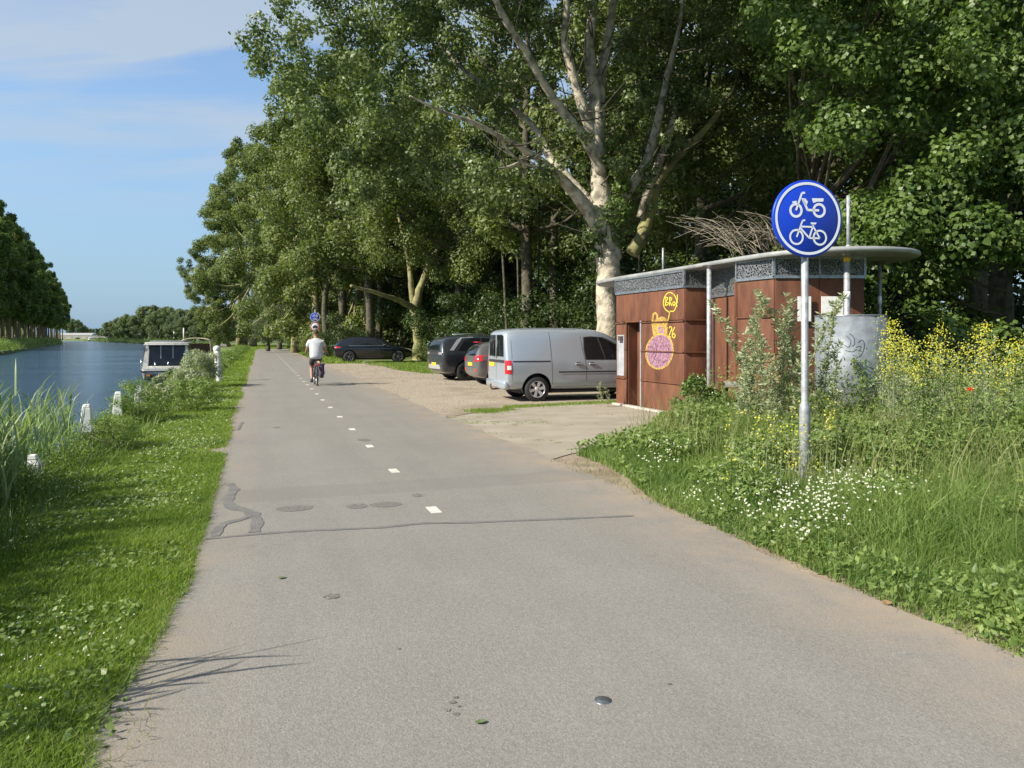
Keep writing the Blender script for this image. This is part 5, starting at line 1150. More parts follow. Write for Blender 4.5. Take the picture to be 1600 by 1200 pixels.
def baked(me, arches=(), r=.36, name='body', levels=2, below=.0):
    o = bpy.data.objects.new('tmp', me); C.objects.link(o); s = o.modifiers.new('s', 'SUBSURF'); s.levels = levels; s.render_levels = levels; tmp = [o]
    for (x, z) in arches:
        mb = MB(); mb.lathe([(0,-1.5),(r,-1.5),(r,1.5),(0,1.5)], (x,0,z), 40, 'y'); c_ = mb.build('tmpc', None); tmp.append(c_)
        b = o.modifiers.new('b', 'BOOLEAN'); b.operation = 'DIFFERENCE'; b.object = c_; b.solver = 'EXACT'
    dg = bpy.context.evaluated_depsgraph_get(); out_ = bpy.data.meshes.new_from_object(o.evaluated_get(dg)); out_.name = name
    full = bpy.data.objects.new('tmp2', me)
    for t_ in tmp: C.objects.unlink(t_); bpy.data.objects.remove(t_)
    return out_
def smooth_by_angle(me, ang=35):
    bm = bmesh.new(); bm.from_mesh(me)
    for f in bm.faces: f.smooth = True
    for e_ in bm.edges:
        if len(e_.link_faces) == 2 and e_.calc_face_angle(0) > radians(ang): e_.smooth = False
    bm.to_mesh(me); bm.free()
class Decal:
    """thin pieces pressed onto a body shell"""
    def __init__(s, me): s.bvh = BVHTree.FromPolygons([v.co for v in me.vertices], [tuple(p.vertices) for p in me.polygons])
    def put(s, name, poly, axis, m, parent, off=.004, cuts=3, sgn=-1, both=False, thick=None):
        """axis 'y': poly in (x, z) thrown from side sgn; axis 'x': poly in (y, z) thrown from the back (sgn -1) or front; 'z' from above"""
        obs = []
        for sg in ((sgn, -sgn) if both else (sgn,)):
            bm = bmesh.new(); vs = [bm.verts.new((a, b, 0)) for a, b in poly]; bm.faces.new(vs); bmesh.ops.triangulate(bm, faces=bm.faces[:])
            bmesh.ops.subdivide_edges(bm, edges=bm.edges[:], cuts=cuts, use_grid_fill=True)
            for v in bm.verts:
                a, b = v.co.x, v.co.y
                if axis == 'y': o_, d_ = Vector((a, sg*3, b)), Vector((0,-sg,0))
                elif axis == 'x': o_, d_ = Vector((sg*12, a, b)), Vector((-sg,0,0))
                else: o_, d_ = Vector((a, b, 5)), Vector((0,0,-1))
                h = s.bvh.ray_cast(o_, d_)
                v.co = h[0] + h[1]*off if h[0] is not None else o_ + d_*(2.2 if axis == 'y' else 11.9)
            bmesh.ops.recalc_face_normals(bm, faces=bm.faces[:])
            for f in bm.faces: f.smooth = True
            me = bpy.data.meshes.new(name); bm.to_mesh(me); bm.free(); obs.append(link(name, me, m, parent))
        return obs[0]
def line_poly(pts, w_):
    """closed outline of a stroke"""
    l_, r_ = [], []
    for i, p in enumerate(pts):
        a = Vector(pts[max(i-1,0)]); b = Vector(pts[min(i+1,len(pts)-1)]); t = (b-a).normalized(); n_ = Vector((-t.y, t.x))*w_/2; l_.append(tuple(Vector(p)+n_)); r_.append(tuple(Vector(p)-n_))
    return l_ + r_[::-1]
def stroke_decal(D, name, pts, w_, axis, m, parent, off=.003, sgn=-1):
    for a, b in zip(pts[:-1], pts[1:]): D.put(name, line_poly([a, b], w_), axis, m, parent, off, 2, sgn)
def wheel(parent, x, y, z, R_, wd, spokes, rimm, side, style='six'):
    o = empty('wheel', (x, y, z)); o.parent = parent; s = side
    mb = MB(); mb.lathe([(R_*.66,-wd*.5),(R_*.93,-wd*.5),(R_,-wd*.36),(R_,wd*.36),(R_*.93,wd*.5),(R_*.66,wd*.5),(R_*.62,wd*.3),(R_*.62,-wd*.3)], (0,0,0), 40, 'y'); mb.build('tyre', M['black'], o)
    mb = MB(); mb.lathe([(R_*.67,s*wd*.46),(R_*.64,s*wd*.50),(R_*.60,s*wd*.44),(R_*.60,-s*wd*.2)], (0,0,0), 40, 'y')
    for k in range(spokes):
        q = 2*pi*k/spokes+.2; n_ = 1 if style == 'six' else 2
        for j in range(n_):
            q2 = q + (0 if n_ == 1 else (j-.5)*.26); w1 = R_*(.135 if n_ == 1 else .045); w2 = R_*(.09 if n_ == 1 else .05)
            e1 = Vector((cos(q2), 0, sin(q2))); e2 = Vector((-sin(q2), 0, cos(q2))); r0_, r1_ = R_*.14, R_*.63; yo = s*wd*.42; yi = s*wd*.30
            mb.add([e1*r0_+e2*w2+Vector((0,yo,0)), e1*r0_-e2*w2+Vector((0,yo,0)), e1*r1_-e2*w1+Vector((0,s*wd*.47,0)), e1*r1_+e2*w1+Vector((0,s*wd*.47,0)),
                    e1*r0_+e2*w2+Vector((0,yi,0)), e1*r0_-e2*w2+Vector((0,yi,0)), e1*r1_-e2*w1+Vector((0,yi,0)), e1*r1_+e2*w1+Vector((0,yi,0))], [(0,1,2,3),(4,7,6,5),(0,3,7,4),(1,5,6,2),(3,2,6,7)])
    mb.lathe([(0,s*wd*.46),(R_*.10,s*wd*.46),(R_*.17,s*wd*.42),(R_*.17,s*wd*.25)], (0,0,0), 20, 'y'); mb.build('rim', rimm, o)
    mb = MB(); mb.lathe([(0,s*wd*.12),(R_*.6,s*wd*.12)], (0,0,0), 24, 'y'); mb.lathe([(0,s*wd*.16),(R_*.36,s*wd*.16),(R_*.36,s*wd*.1)], (0,0,0), 24, 'y'); mb.build('brake_disc', M['dark'], o)
    return o
def wells(parent, pts, r, w_):
    for x, z in pts:
        for sg in (-1, 1):
            mb = MB(); vs = []; K = 16
            for k in range(K+1):
                q = -.25+(pi+.5)*k/K; 
                for yy in (sg*(w_-.02), sg*(w_-.42)): vs.append((x+r*1.0*cos(q), yy, z+r*1.0*sin(q)))
            mb.add(vs, [(2*k, 2*k+1, 2*k+3, 2*k+2) for k in range(K)], True)
            mb.add([(x+r*cos(-.25+(pi+.5)*k/K), sg*(w_-.42), z+r*sin(-.25+(pi+.5)*k/K)) for k in range(K+1)], [tuple(range(K+1))])
            mb.build('wheel_arch_liner', M['blackp'], parent)

# --- silver van
silver = mat('silver_car_paint', (.40,.445,.49), .28, .4, coat=.6, spec=.5)
VAN = empty('delivery_van', (0,0,0), radians(17.5), 'silver delivery van with blank side panel parked beside the brown building', 'van')
th = radians(17.5); rwx = .80
# rear wheel (right side) stands at the pixel-measured point
rw = Vector(((838-800)/1180*18.7, 18.75, 0)); off_ = Vector((cos(th)*rwx + sin(th)*.80, sin(th)*rwx - cos(th)*.80, 0)); VAN.location = rw - off_
st = [(0.0,.50,.98,1.66,.70,.80,.62),(.015,.40,.98,1.72,.80,.86,.66),(.08,.30,1.0,1.79,.86,.895,.70),(.35,.27,1.02,1.825,.875,.90,.735),(1.0,.26,1.03,1.84,.88,.90,.745),(1.9,.26,1.03,1.845,.88,.90,.745),
      (2.45,.26,1.02,1.815,.88,.90,.735),(2.85,.26,1.0,1.70,.88,.90,.71),(3.25,.26,.98,1.43,.88,.895,.69),(3.6,.26,.95,1.16,.87,.885,.70),(3.95,.26,.88,1.03,.86,.87,.68),(4.25,.28,.74,.90,.80,.82,.62),(4.38,.36,.62,.78,.62,.68,.50)]
raw = loft_body(st); full = baked(raw.copy(), (), name='full'); D = Decal(full); bod = baked(raw, [(.80,.33),(3.48,.33)], .385); smooth_by_angle(bod); link('body', bod, silver, VAN)
wells(VAN, [(.80,.33),(3.48,.33)], .38, .87)
for x in (.80, 3.48):
    for s_ in (-1, 1): wheel(VAN, x, s_*.79, .315, .315, .20, 6, M['alloy'], s_)
gl = M['glass']; bk = M['blackp']; seam = mat('panel_gap', (.05,.055,.06), .6)
win = [(2.12,1.05),(2.08,1.30),(2.10,1.585),(2.30,1.60),(2.62,1.575),(2.95,1.43),(3.28,1.20),(3.36,1.07),(3.2,1.04)]
D.put('front_window_seal', [(2.09,1.03),(2.05,1.30),(2.07,1.61),(2.30,1.625),(2.64,1.60),(2.98,1.45),(3.33,1.20),(3.42,1.05),(3.2,1.02)], 'y', bk, VAN, .003, both=True); D.put('front_window', win, 'y', gl, VAN, .006, both=True)
D.put('sliding_door_rail', [(.17,.985),(1.15,.985),(1.15,1.02),(.17,1.02)], 'y', bk, VAN, .004, both=True)
D.put('rub_strip', [(1.36,.715),(3.05,.715),(3.05,.75),(1.36,.75)], 'y', bk, VAN, .012, cuts=5)
stroke_decal(D, 'panel_seam', [(1.14,1.80),(1.16,1.55),(1.18,1.0),(1.19,.74),(1.20,.42)], .010, 'y', seam, VAN)
stroke_decal(D, 'panel_seam', [(1.98,1.79),(2.02,1.3),(2.08,1.0),(2.11,.8),(2.11,.38)], .010, 'y', seam, VAN)
stroke_decal(D, 'panel_seam', [(.16,1.70),(.15,1.1),(.15,.55)], .008, 'y', seam, VAN)
stroke_decal(D, 'panel_seam', [(1.26,.375),(3.02,.375)], .008, 'y', seam, VAN)
stroke_decal(D, 'roof_seam', [(.2,1.79),(1.0,1.806),(1.9,1.80)], .008, 'y', seam, VAN)
for x in (1.90, 2.27):
    mb = MB(); mb.box((x,-.915,.93), (.19,.025,.030), 0, .012); mb.box((x-.07,-.90,.93), (.02,.03,.03)); mb.box((x+.07,-.90,.93), (.02,.03,.03)); mb.build('door_handle', silver, VAN)
    D.put('handle_recess', [(x-.05,.895),(x+.06,.895),(x+.07,.93),(x+.05,.97),(x-.05,.97),(x-.07,.93)], 'y', seam, VAN, .003)
D.put('tail_light', [(.02,.70),(.135,.70),(.135,1.03),(.02,1.03)], 'y', M['red'], VAN, .010); D.put('tail_light', [(-.87,.70),(-.76,.70),(-.76,1.03),(-.87,1.03)], 'x', M['red'], VAN, .010)
D.put('tail_light', [(.76,.70),(.87,.70),(.87,1.03),(.76,1.03)], 'x', M['red'], VAN, .010)
lampw = mat('clear_lamp', (.75,.70,.68), .2, coat=.5)
D.put('reversing_lamp', [(.03,.80),(.125,.80),(.125,.90),(.03,.90)], 'y', lampw, VAN, .014)
for s_ in (-1, 1): D.put('rear_window', [(s_*.06,1.12),(s_*.64,1.12),(s_*.60,1.62),(s_*.50,1.66),(s_*.06,1.66)], 'x', gl, VAN, .006, cuts=4)
D.put('rear_door_gap', [(-.006,.50),(.006,.50),(.006,1.72),(-.006,1.72)], 'x', seam, VAN, .003); D.put('rear_strip', [(-.70,.965),(.66,.965),(.66,1.035),(-.70,1.035)], 'x', bk, VAN, .006)
D.put('number_plate', [(.14,.86),(.62,.86),(.62,.96),(.14,.96)], 'x', M['plate'], VAN, .012)
for s_ in (-1, 1): mb = MB(); mb.tube([(-.02,s_*.10,1.08),(-.035,s_*.16,1.30),(-.02,s_*.20,1.52)], .008, 5); mb.build('wiper', bk, VAN)
mb = MB(); mb.box((.03,0,.42), (.16,1.66,.22), 0, .06); mb.build('rear_bumper', silver, VAN)
mb = MB(); mb.tube([(.1,0,.30),(-.10,0,.28),(-.15,0,.34),(-.15,0,.38)], .022, 8); mb.lathe([(0,.03),(.025,.02),(.025,-.02)], (-.15,0,.40), 12); mb.build('tow_bar', mat('rusty_towbar', (.12,.06,.035), .8), VAN)
mb = MB(); mb.box((2.96,-1.0,1.16), (.10,.18,.20), 0, .05); mb.tube([(2.98,-.86,1.12),(2.96,-.95,1.12)], .02, 6); mb.build('wing_mirror', bk, VAN)
D.put('windscreen', [(-.62,1.20),(.62,1.20),(.56,1.60),(-.56,1.60)], 'x', gl, VAN, .005, sgn=1, cuts=4)
# steering wheel and seat back glimpsed through the side window are left to the dark glass
mb = MB(); mb.box((2.2,0,.24), (3.6,1.5,.06), 0); mb.build('underbody', M['black'], VAN)

def car(name, loc_, ang, L_, R_, wb0, wb1, st, paint, label, rim, spokes=5, style='twin', halfw=.93):
    o = empty(name, loc_, ang, label, 'car'); raw = loft_body(st); full = baked(raw.copy(), (), name='full'); D = Decal(full)
    bod = baked(raw, [(wb0,R_),(wb1,R_)], R_+.055); smooth_by_angle(bod); link('body', bod, paint, o); wells(o, [(wb0,R_),(wb1,R_)], R_+.05, halfw-.03)
    for x in (wb0, wb1):
        for s_ in (-1, 1): wheel(o, x, s_*(halfw-.115), R_, R_, .24, spokes, rim, s_, style)
    mb = MB(); mb.box(((wb0+wb1)/2,0,.24), (L_*.8,1.5,.08)); mb.build('underbody', M['black'], o)
    return o, D
twotone = mat('dark_alloy', (.13,.13,.135), .3, .8)
def place(theta, px, Y, wx, wy):
    r = Vector(((px-800)/1180*Y, Y, 0)); return r - Vector((cos(theta)*wx - sin(theta)*wy, sin(theta)*wx + cos(theta)*wy, 0))
# dark grey tall SUV
th2 = radians(24)
st = [(0.0,.50,.95,1.18,.70,.80,.66),(.02,.40,.97,1.30,.82,.90,.70),(.10,.30,1.0,1.50,.88,.935,.68),(.28,.25,1.02,1.62,.90,.945,.66),(.8,.23,1.02,1.67,.90,.945,.67),(1.7,.23,1.01,1.685,.90,.94,.675),(2.5,.23,1.0,1.65,.90,.94,.66),(3.0,.23,1.0,1.48,.90,.94,.64),(3.45,.23,.98,1.20,.90,.935,.70),(3.7,.23,.96,1.08,.90,.93,.74),(4.4,.25,.88,1.0,.86,.90,.68),(4.72,.33,.72,.86,.74,.80,.58),(4.8,.42,.60,.72,.60,.66,.48)]
SUV, D = car('parked_suv', place(th2, 727, 27.7, .93, -.82), th2, 4.8, .37, .93, 3.82, st, mat('dark_grey_paint', (.045,.052,.062), .25, .4, coat=.8), 'tall dark grey car with silver window blade, rear towards the path', twotone, 5)
D.put('side_window', [(.62,1.10),(.95,1.50),(1.2,1.56),(1.55,1.57),(1.55,1.09)], 'y', gl, SUV, .005, both=True); D.put('side_window', [(1.62,1.09),(1.62,1.57),(2.5,1.54),(2.95,1.36),(3.3,1.10)], 'y', gl, SUV, .005, both=True)
D.put('window_blade', [(.30,1.12),(.46,1.12),(.86,1.56),(1.3,1.61),(1.3,1.585),(.80,1.585),(.64,1.50)], 'y', M['alloy'], SUV, .009, both=True)
D.put('rear_window', [(-.62,1.12),(.62,1.12),(.56,1.46),(-.56,1.46)], 'x', gl, SUV, .006, cuts=5); D.put('tail_band', [(-.86,.96),(.86,.96),(.86,1.06),(-.86,1.06)], 'x', bk, SUV, .006, cuts=5)
for s_ in (-1, 1): D.put('tail_light', [(s_*.52,.965),(s_*.84,.965),(s_*.84,1.055),(s_*.52,1.055)], 'x', mat('smoked_lamp', (.30,.26,.28), .15, coat=.6), SUV, .010)
D.put('tail_light', [(.03,.97),(.20,.975),(.20,1.04),(.05,1.05)], 'y', bk, SUV, .008)
D.put('number_plate', [(-.26,.56),(.26,.56),(.26,.67),(-.26,.67)], 'x', M['plate'], SUV, .012); D.put('diffuser', [(-.7,.48),(-.6,.60),(.6,.60),(.7,.48),(.6,.44),(-.6,.44)], 'x', M['alloy'], SUV, .007, cuts=4)
stroke_decal(D, 'door_seam', [(1.6,1.05),(1.6,.42)], .010, 'y', bk, SUV); stroke_decal(D, 'door_seam', [(2.62,1.0),(2.62,.40)], .010, 'y', bk, SUV)
D.put('sill_cladding', [(1.35,.26),(3.4,.26),(3.4,.42),(1.35,.42)], 'y', bk, SUV, .008, both=True, cuts=4)
arch = [(.93+.46*cos(q), .37+.46*sin(q)) for q in np.linspace(-.05, pi+.05, 13)]; inn = [(.93+.425*cos(q), .37+.425*sin(q)) for q in np.linspace(pi+.05, -.05, 13)]; D.put('arch_trim', arch+inn, 'y', bk, SUV, .010, both=True, cuts=1)
mb = MB(); mb.tube([(.5,-.60,1.70),(1.2,-.62,1.735),(2.2,-.60,1.71)], .016, 6); mb.build('roof_rail', M['chrome'], SUV); mb = MB(); mb.lathe([(.03,0),(.015,.05),(.003,.10)], (.45,0,1.65), 8); mb.build('antenna', bk, SUV)
mb = MB(); mb.box((2.95,-1.02,1.10), (.20,.16,.14), 0, .05); mb.build('wing_mirror', bk, SUV)
# small grey hatchback partly behind the van
th3 = radians(19)
st = [(0.0,.48,.84,1.02,.62,.72,.58),(.02,.38,.86,1.10,.76,.82,.62),(.12,.28,.90,1.28,.82,.855,.60),(.34,.24,.92,1.42,.84,.865,.58),(.9,.22,.92,1.465,.84,.87,.59),(1.6,.22,.91,1.47,.84,.87,.59),(2.2,.22,.90,1.41,.84,.865,.57),(2.7,.22,.89,1.20,.83,.86,.60),(3.1,.22,.87,1.0,.82,.85,.64),(3.6,.24,.80,.92,.78,.82,.60),(3.95,.34,.62,.76,.62,.68,.48)]
HAT, D = car('parked_hatchback', place(th3, 776, 24.6, .68, -.75), th3, 4.0, .30, .68, 3.2, st, mat('warm_grey_paint', (.17,.165,.17), .3, .5, coat=.6), 'small warm grey hatchback mostly hidden behind the silver van', M['alloy'], 6, 'six', .86)
D.put('side_window', [(.42,.98),(.62,1.30),(1.0,1.37),(1.9,1.35),(2.5,1.0)], 'y', gl, HAT, .005, both=True); D.put('rear_window', [(-.58,1.0),(.58,1.0),(.50,1.32),(-.50,1.32)], 'x', gl, HAT, .006, cuts=5)
for s_ in (-1, 1): D.put('tail_light', [(s_*.50,.80),(s_*.80,.82),(s_*.80,1.02),(s_*.60,.98)], 'x', M['red'], HAT, .010); D.put('fog_lamp', [(s_*.50,.50),(s_*.72,.50),(s_*.72,.57),(s_*.50,.57)], 'x', M['red'], HAT, .008)
D.put('tail_light', [(.03,.82),(.22,.84),(.14,1.0),(.03,.99)], 'y', M['red'], HAT, .010, both=True); D.put('number_plate', [(-.26,.66),(.26,.66),(.26,.77),(-.26,.77)], 'x', M['plate'], HAT, .010)
D.put('boot_gap', [(-.6,.62),(.6,.62),(.6,.628),(-.6,.628)], 'x', bk, HAT, .004); mb = MB(); mb.box((.24,0,1.44), (.14,.5,.03), 0, .01); mb.build('brake_light', M['red'], HAT)
# black coupe SUV
th4 = radians(13)
st = [(0.0,.52,.92,1.02,.66,.76,.60),(.02,.42,.95,1.10,.80,.88,.66),(.14,.30,.99,1.22,.88,.93,.66),(.5,.25,1.02,1.50,.92,.955,.62),(1.1,.24,1.02,1.66,.92,.96,.62),(1.9,.24,1.01,1.69,.92,.955,.63),(2.6,.24,1.0,1.67,.92,.955,.62),(3.1,.24,1.0,1.46,.92,.955,.62),(3.55,.24,.98,1.18,.92,.95,.70),(3.8,.24,.96,1.08,.91,.94,.74),(4.4,.27,.88,.99,.87,.91,.68),(4.78,.36,.72,.84,.72,.80,.56),(4.87,.45,.60,.70,.56,.64,.46)]
BSU, D = car('parked_coupe', place(th4, 546, 47.0, .92, -.84), th4, 4.87, .38, .92, 3.95, st, mat('black_car_paint', (.007,.008,.012), .16, .3, coat=1.0), 'black sloping-roof car parked side-on behind the cyclist', twotone, 5)
D.put('side_window', [(.95,1.10),(1.25,1.36),(1.55,1.47),(1.82,1.52),(1.82,1.09)], 'y', gl, BSU, .005, both=True); D.put('side_window', [(1.9,1.09),(1.9,1.54),(2.5,1.56),(2.9,1.42),(3.35,1.12)], 'y', gl, BSU, .005, both=True)
stroke_decal(D, 'window_trim', [(.9,1.07),(2.0,1.075),(3.35,1.09)], .014, 'y', M['chrome'], BSU, .007)
D.put('rear_window', [(-.58,1.16),(.58,1.16),(.52,1.42),(-.52,1.42)], 'x', gl, BSU, .006, cuts=5)
D.put('tail_light', [(.03,.92),(.40,.95),(.36,1.01),(.03,1.02)], 'y', M['red'], BSU, .008, both=True); D.put('tail_light', [(-.86,.94),(.86,.94),(.86,1.01),(-.86,1.01)], 'x', M['red'], BSU, .008, cuts=5)
D.put('number_plate', [(-.26,.62),(.26,.62),(.26,.73),(-.26,.73)], 'x', M['plate'], BSU, .012)
for x in (1.86, 2.75): stroke_decal(D, 'door_seam', [(x,1.05),(x,.42)], .008, 'y', seam, BSU)
mb = MB(); mb.box((3.1,-1.03,1.12), (.20,.16,.13), 0, .05); mb.build('wing_mirror', bk, BSU)
# second black car glimpsed behind the dark grey one
# ---------------------------------------------------------------- cyclist
def skin_body(name, joints, edges, m, parent, lv=2, root=0):
    me = bpy.data.meshes.new(name); me.from_pydata([j[:3] for j in joints], edges, []); o = link(name, me, m, parent)
    s = o.modifiers.new('skin', 'SKIN'); s.use_smooth_shade = True
    for i, j in enumerate(joints):
        v = me.skin_vertices[0].data[i]; r = j[3]; v.radius = (j[4] if len(j) > 4 else r, r); v.use_root = (i == root)
    ss = o.modifiers.new('sub', 'SUBSURF'); ss.levels = lv; ss.render_levels = lv
    dg = bpy.context.evaluated_depsgraph_get(); me2 = bpy.data.meshes.new_from_object(o.evaluated_get(dg)); o.modifiers.clear(); o.data = me2; me2.name = name
    if not me2.materials: me2.materials.append(m)
    for p in me2.polygons: p.use_smooth = True
    return o
hd = math.atan2(DU.y, DU.x)
CY = (495-800)/1180*24.7, 24.7
BK = empty('bicycle', (CY[0], CY[1], 0), hd, 'dark upright bicycle with red rear light ridden along the path', 'bicycle')   # local +x forward, rear hub at x=0
tyre, frame = M['black'], mat('black_frame_paint', (.03,.03,.035), .3, coat=.5)
for x, nm in ((0.0,'wheel'),(1.12,'wheel')):
    wo = empty('wheel', (x,0,.345)); wo.parent = BK
    mb = MB(); mb.ring((0,0,0), .325, .021, n=36); mb.build('tyre', tyre, wo)
    mb = MB(); mb.ring((0,0,0), .300, .010, n=36, k=6); mb.build('rim', M['alloy'], wo)
    mb = MB(); [mb.tube([(0,.03*(-1)**k,0),(.30*cos(2*pi*k/28),0,.30*sin(2*pi*k/28))], .0012, 4) for k in range(28)]; mb.build('spoke', M['chrome'], wo)
    mb = MB(); mb.tube([(0,-.06,0),(0,.06,0)], .022, 8); mb.build('hub', M['dark'], wo)
mb = MB(); bb_ = (.44,0,.29); stp = (.30,0,.80); hd_ = (.93,0,.90); hdl = (.97,0,.72)
mb.tube([bb_, stp], .017, 8); mb.tube([hdl, (.62,0,.40), bb_], .020, 8); mb.tube([hd_, hdl], .020, 8); mb.tube([(.36,0,.62), (.95,0,.80)], .015, 8)
for s_ in (-1, 1): mb.tube([(0,s_*.055,.345), (.44,s_*.03,.29)], .010, 6); mb.tube([(0,s_*.055,.345), (.32,s_*.015,.72)], .009, 6); mb.tube([hdl, (1.06,s_*.05,.55), (1.12,s_*.05,.345)], .012, 6)
mb.build('frame', frame, BK)
for x in (0.0, 1.12):
    mb = MB(); pts = [(.37*cos(q), .37*sin(q)) for q in np.linspace(radians(25 if x else -5), radians(200 if x else 165), 14)]; vs = []
    for a, b in pts: vs += [(x+a, -.028, .345+b-.006), (x+a, 0, .345+b), (x+a, .028, .345+b-.006)]
    mb.add(vs, [f for i in range(13) for f in ((3*i, 3*i+1, 3*i+4, 3*i+3), (3*i+1, 3*i+2, 3*i+5, 3*i+4))], True); mb.build('mudguard', frame, BK)
mb = MB(); mb.box((.28,0,.93), (.26,.19,.05), 0, .022); mb.tube([(.30,0,.78),(.285,0,.92)], .014, 8); mb.build('saddle', M['blackp'], BK)
mb = MB(); mb.tube([(.93,0,.90),(.90,0,1.06)], .014, 8); mb.tube([(.72,-.30,1.06),(.84,-.28,1.09),(.90,-.10,1.08),(.90,.10,1.08),(.84,.28,1.09),(.72,.30,1.06)], .012, 8); mb.build('handlebar', M['chrome'], BK)
mb = MB(); mb.tube([(.70,-.30,1.055),(.82,-.285,1.085)], .017, 8); mb.tube([(.70,.30,1.055),(.82,.285,1.085)], .017, 8); mb.build('grip', M['black'], BK)
mb = MB()
for s_ in (-1,1): mb.tube([(-.22,s_*.06,.74),(.22,s_*.06,.74)], .007, 6); mb.tube([(-.10,s_*.06,.74),(0,s_*.06,.345)], .006, 6)
for x in (-.2,-.07,.06,.2): mb.tube([(x,-.06,.74),(x,.06,.74)], .006, 6)
mb.build('carrier', M['dark'], BK)
mb = MB(); mb.box((-.26,0,.70), (.03,.12,.06), 0, .012); mb.build('rear_light', M['red'], BK)
mb = MB(); mb.lathe([(0,-.008),(.09,-.008),(.095,0),(.09,.008),(0,.008)], (.44,-.06,.29), 20, 'y'); mb.tube([(.44,-.07,.29),(.44+.02,-.10,.13)], .010, 6); mb.tube([(.44,.07,.29),(.44-.02,.10,.45)], .010, 6); mb.build('crank', M['dark'], BK)
mb = MB(); mb.box((.46,.14,.12), (.09,.10,.022)); mb.build('pedal', M['black'], BK); mb = MB(); mb.box((.42,-.14,.46), (.09,.10,.022)); mb.build('pedal', M['black'], BK)
PN = empty('pannier_bag', (CY[0], CY[1], 0), hd, 'purple pannier bag with dark base hanging on the right side of the bicycle carrier', 'bag')
mb = MB(); mb.box((-.02,-.155,.54), (.30,.16,.36), 0, .05); mb.build('bag_body', mat('purple_cloth', (.07,.045,.09), .8, var=.2, scale=8), PN)
mb = MB(); mb.box((-.02,-.150,.725), (.32,.19,.05), 0, .02); mb.build('flap', mat('lilac_cloth', (.11,.08,.14), .8), PN); mb = MB(); mb.box((.03,-.15,.33), (.24,.14,.12), 0, .04); mb.build('base', M['blackp'], PN)
mb = MB(); mb.tube([(-.17,-.24,.70),(-.18,-.25,.5),(-.175,-.24,.36)], .007, 5); mb.build('strap', M['zincl'], PN)
skin_m = mat('skin', (.36,.20,.14), .55); shirt = mat('light_grey_cotton', (.54,.56,.58), .85, var=.06, scale=10, bump=.25, bscale=9); shorts = mat('dark_shorts', (.045,.042,.038), .85)
PE = empty('person', (CY[0], CY[1], 0), hd, 'cyclist seen from behind in a light grey T-shirt and dark shorts riding away', 'person')
J = [(.27,0,1.02,.10,.14),(.30,0,1.18,.10,.15),(.36,0,1.38,.10,.16),(.40,0,1.50,.09,.12),(.42,0,1.58,.055),(.44,0,1.66,.055),   # 0..5 pelvis to neck top
     (.40,.17,1.49,.07),(.46,.27,1.26,.048),(.66,.30,1.12,.036),(.76,.29,1.09,.034),(.40,-.17,1.49,.07),(.46,-.27,1.26,.048),(.66,-.30,1.12,.036),(.76,-.29,1.09,.034),   # arms 6-9, 10-13
     (.30,.10,.96,.095),(.60,.13,.60 if False else .62,.062),(.50,.13,.36,.055),(.42,.13,.20,.036),(.40,.13,.155,.034),(.52,.135,.135,.030),   # left leg down 14-19
     (.30,-.10,.96,.095),(.68,-.13,.86,.065),(.60,-.135,.70,.055),(.44,-.13,.52,.036),(.42,-.13,.49,.034),(.54,-.135,.475,.030)]
E = [(0,1),(1,2),(2,3),(3,4),(4,5),(3,6),(6,7),(7,8),(8,9),(3,10),(10,11),(11,12),(12,13),(0,14),(14,15),(15,16),(16,17),(17,18),(18,19),(0,20),(20,21),(21,22),(22,23),(23,24),(24,25)]
skin_body('body', J, E, skin_m, PE)
# head with nose, ears
bm = bmesh.new(); bmesh.ops.create_uvsphere(bm, u_segments=24, v_segments=16, radius=1)
for v in bm.verts:
    x, y, z = v.co; v.co = Vector((x*.098*(1+.08*(x > 0)), y*.076*(1-.12*max(0,-z)), z*.122))
    if x > .9 and abs(y) < .25 and -.3 < z < .2: v.co.x += .022
    v.co += Vector((.455,0,1.735))
me = bpy.data.meshes.new('head'); bm.to_mesh(me); bm.free(); [setattr(p, 'use_smooth', True) for p in me.polygons]; link('head', me, skin_m, PE)
mb = MB(); [mb.lathe([(0,-.006),(.024,-.004),(.03,.004),(.02,.01),(0,.008)], (.452,s_*.080,1.725), 12, 'y') for s_ in (-1,1)]; mb.build('ear', skin_m, PE)
bm = bmesh.new(); bmesh.ops.create_uvsphere(bm, u_segments=24, v_segments=16, radius=1); bmesh.ops.delete(bm, geom=[v for v in bm.verts if v.co.z < -.35 or (v.co.x > .35 and v.co.z < .45)], context='VERTS')
for v in bm.verts: v.co = Vector((v.co.x*.106+.448, v.co.y*.084, v.co.z*.130+1.74))
me = bpy.data.meshes.new('hair'); bm.to_mesh(me); bm.free(); [setattr(p, 'use_smooth', True) for p in me.polygons]; link('hair', me, mat('short_brown_hair', (.07,.05,.035), .9, var=.3, scale=90, bump=.5), PE)
# T-shirt: loose shell with short sleeves
skin_body('t_shirt', [(.255,0,.86,.15,.235),(.26,0,1.0,.15,.23),(.28,0,1.15,.145,.23),(.34,0,1.36,.14,.235),(.395,0,1.49,.12,.19),(.415,0,1.55,.085),(.40,.20,1.455,.088),(.43,.25,1.36,.078),(.445,.268,1.27,.074),(.40,-.20,1.455,.088),(.43,-.25,1.36,.078),(.445,-.268,1.27,.074)],
          [(0,1),(1,2),(2,3),(3,4),(4,5),(4,6),(6,7),(7,8),(4,9),(9,10),(10,11)], shirt, PE)
skin_body('shorts', [(.27,0,.96,.125,.175),(.27,0,1.03,.12,.165),(.34,.11,.90,.11),(.50,.13,.73,.092),(.54,.132,.68,.088),(.34,-.11,.92,.11),(.52,-.13,.885,.094),(.58,-.132,.87,.090)], [(1,0),(0,2),(2,3),(3,4),(0,5),(5,6),(6,7)], shorts, PE)
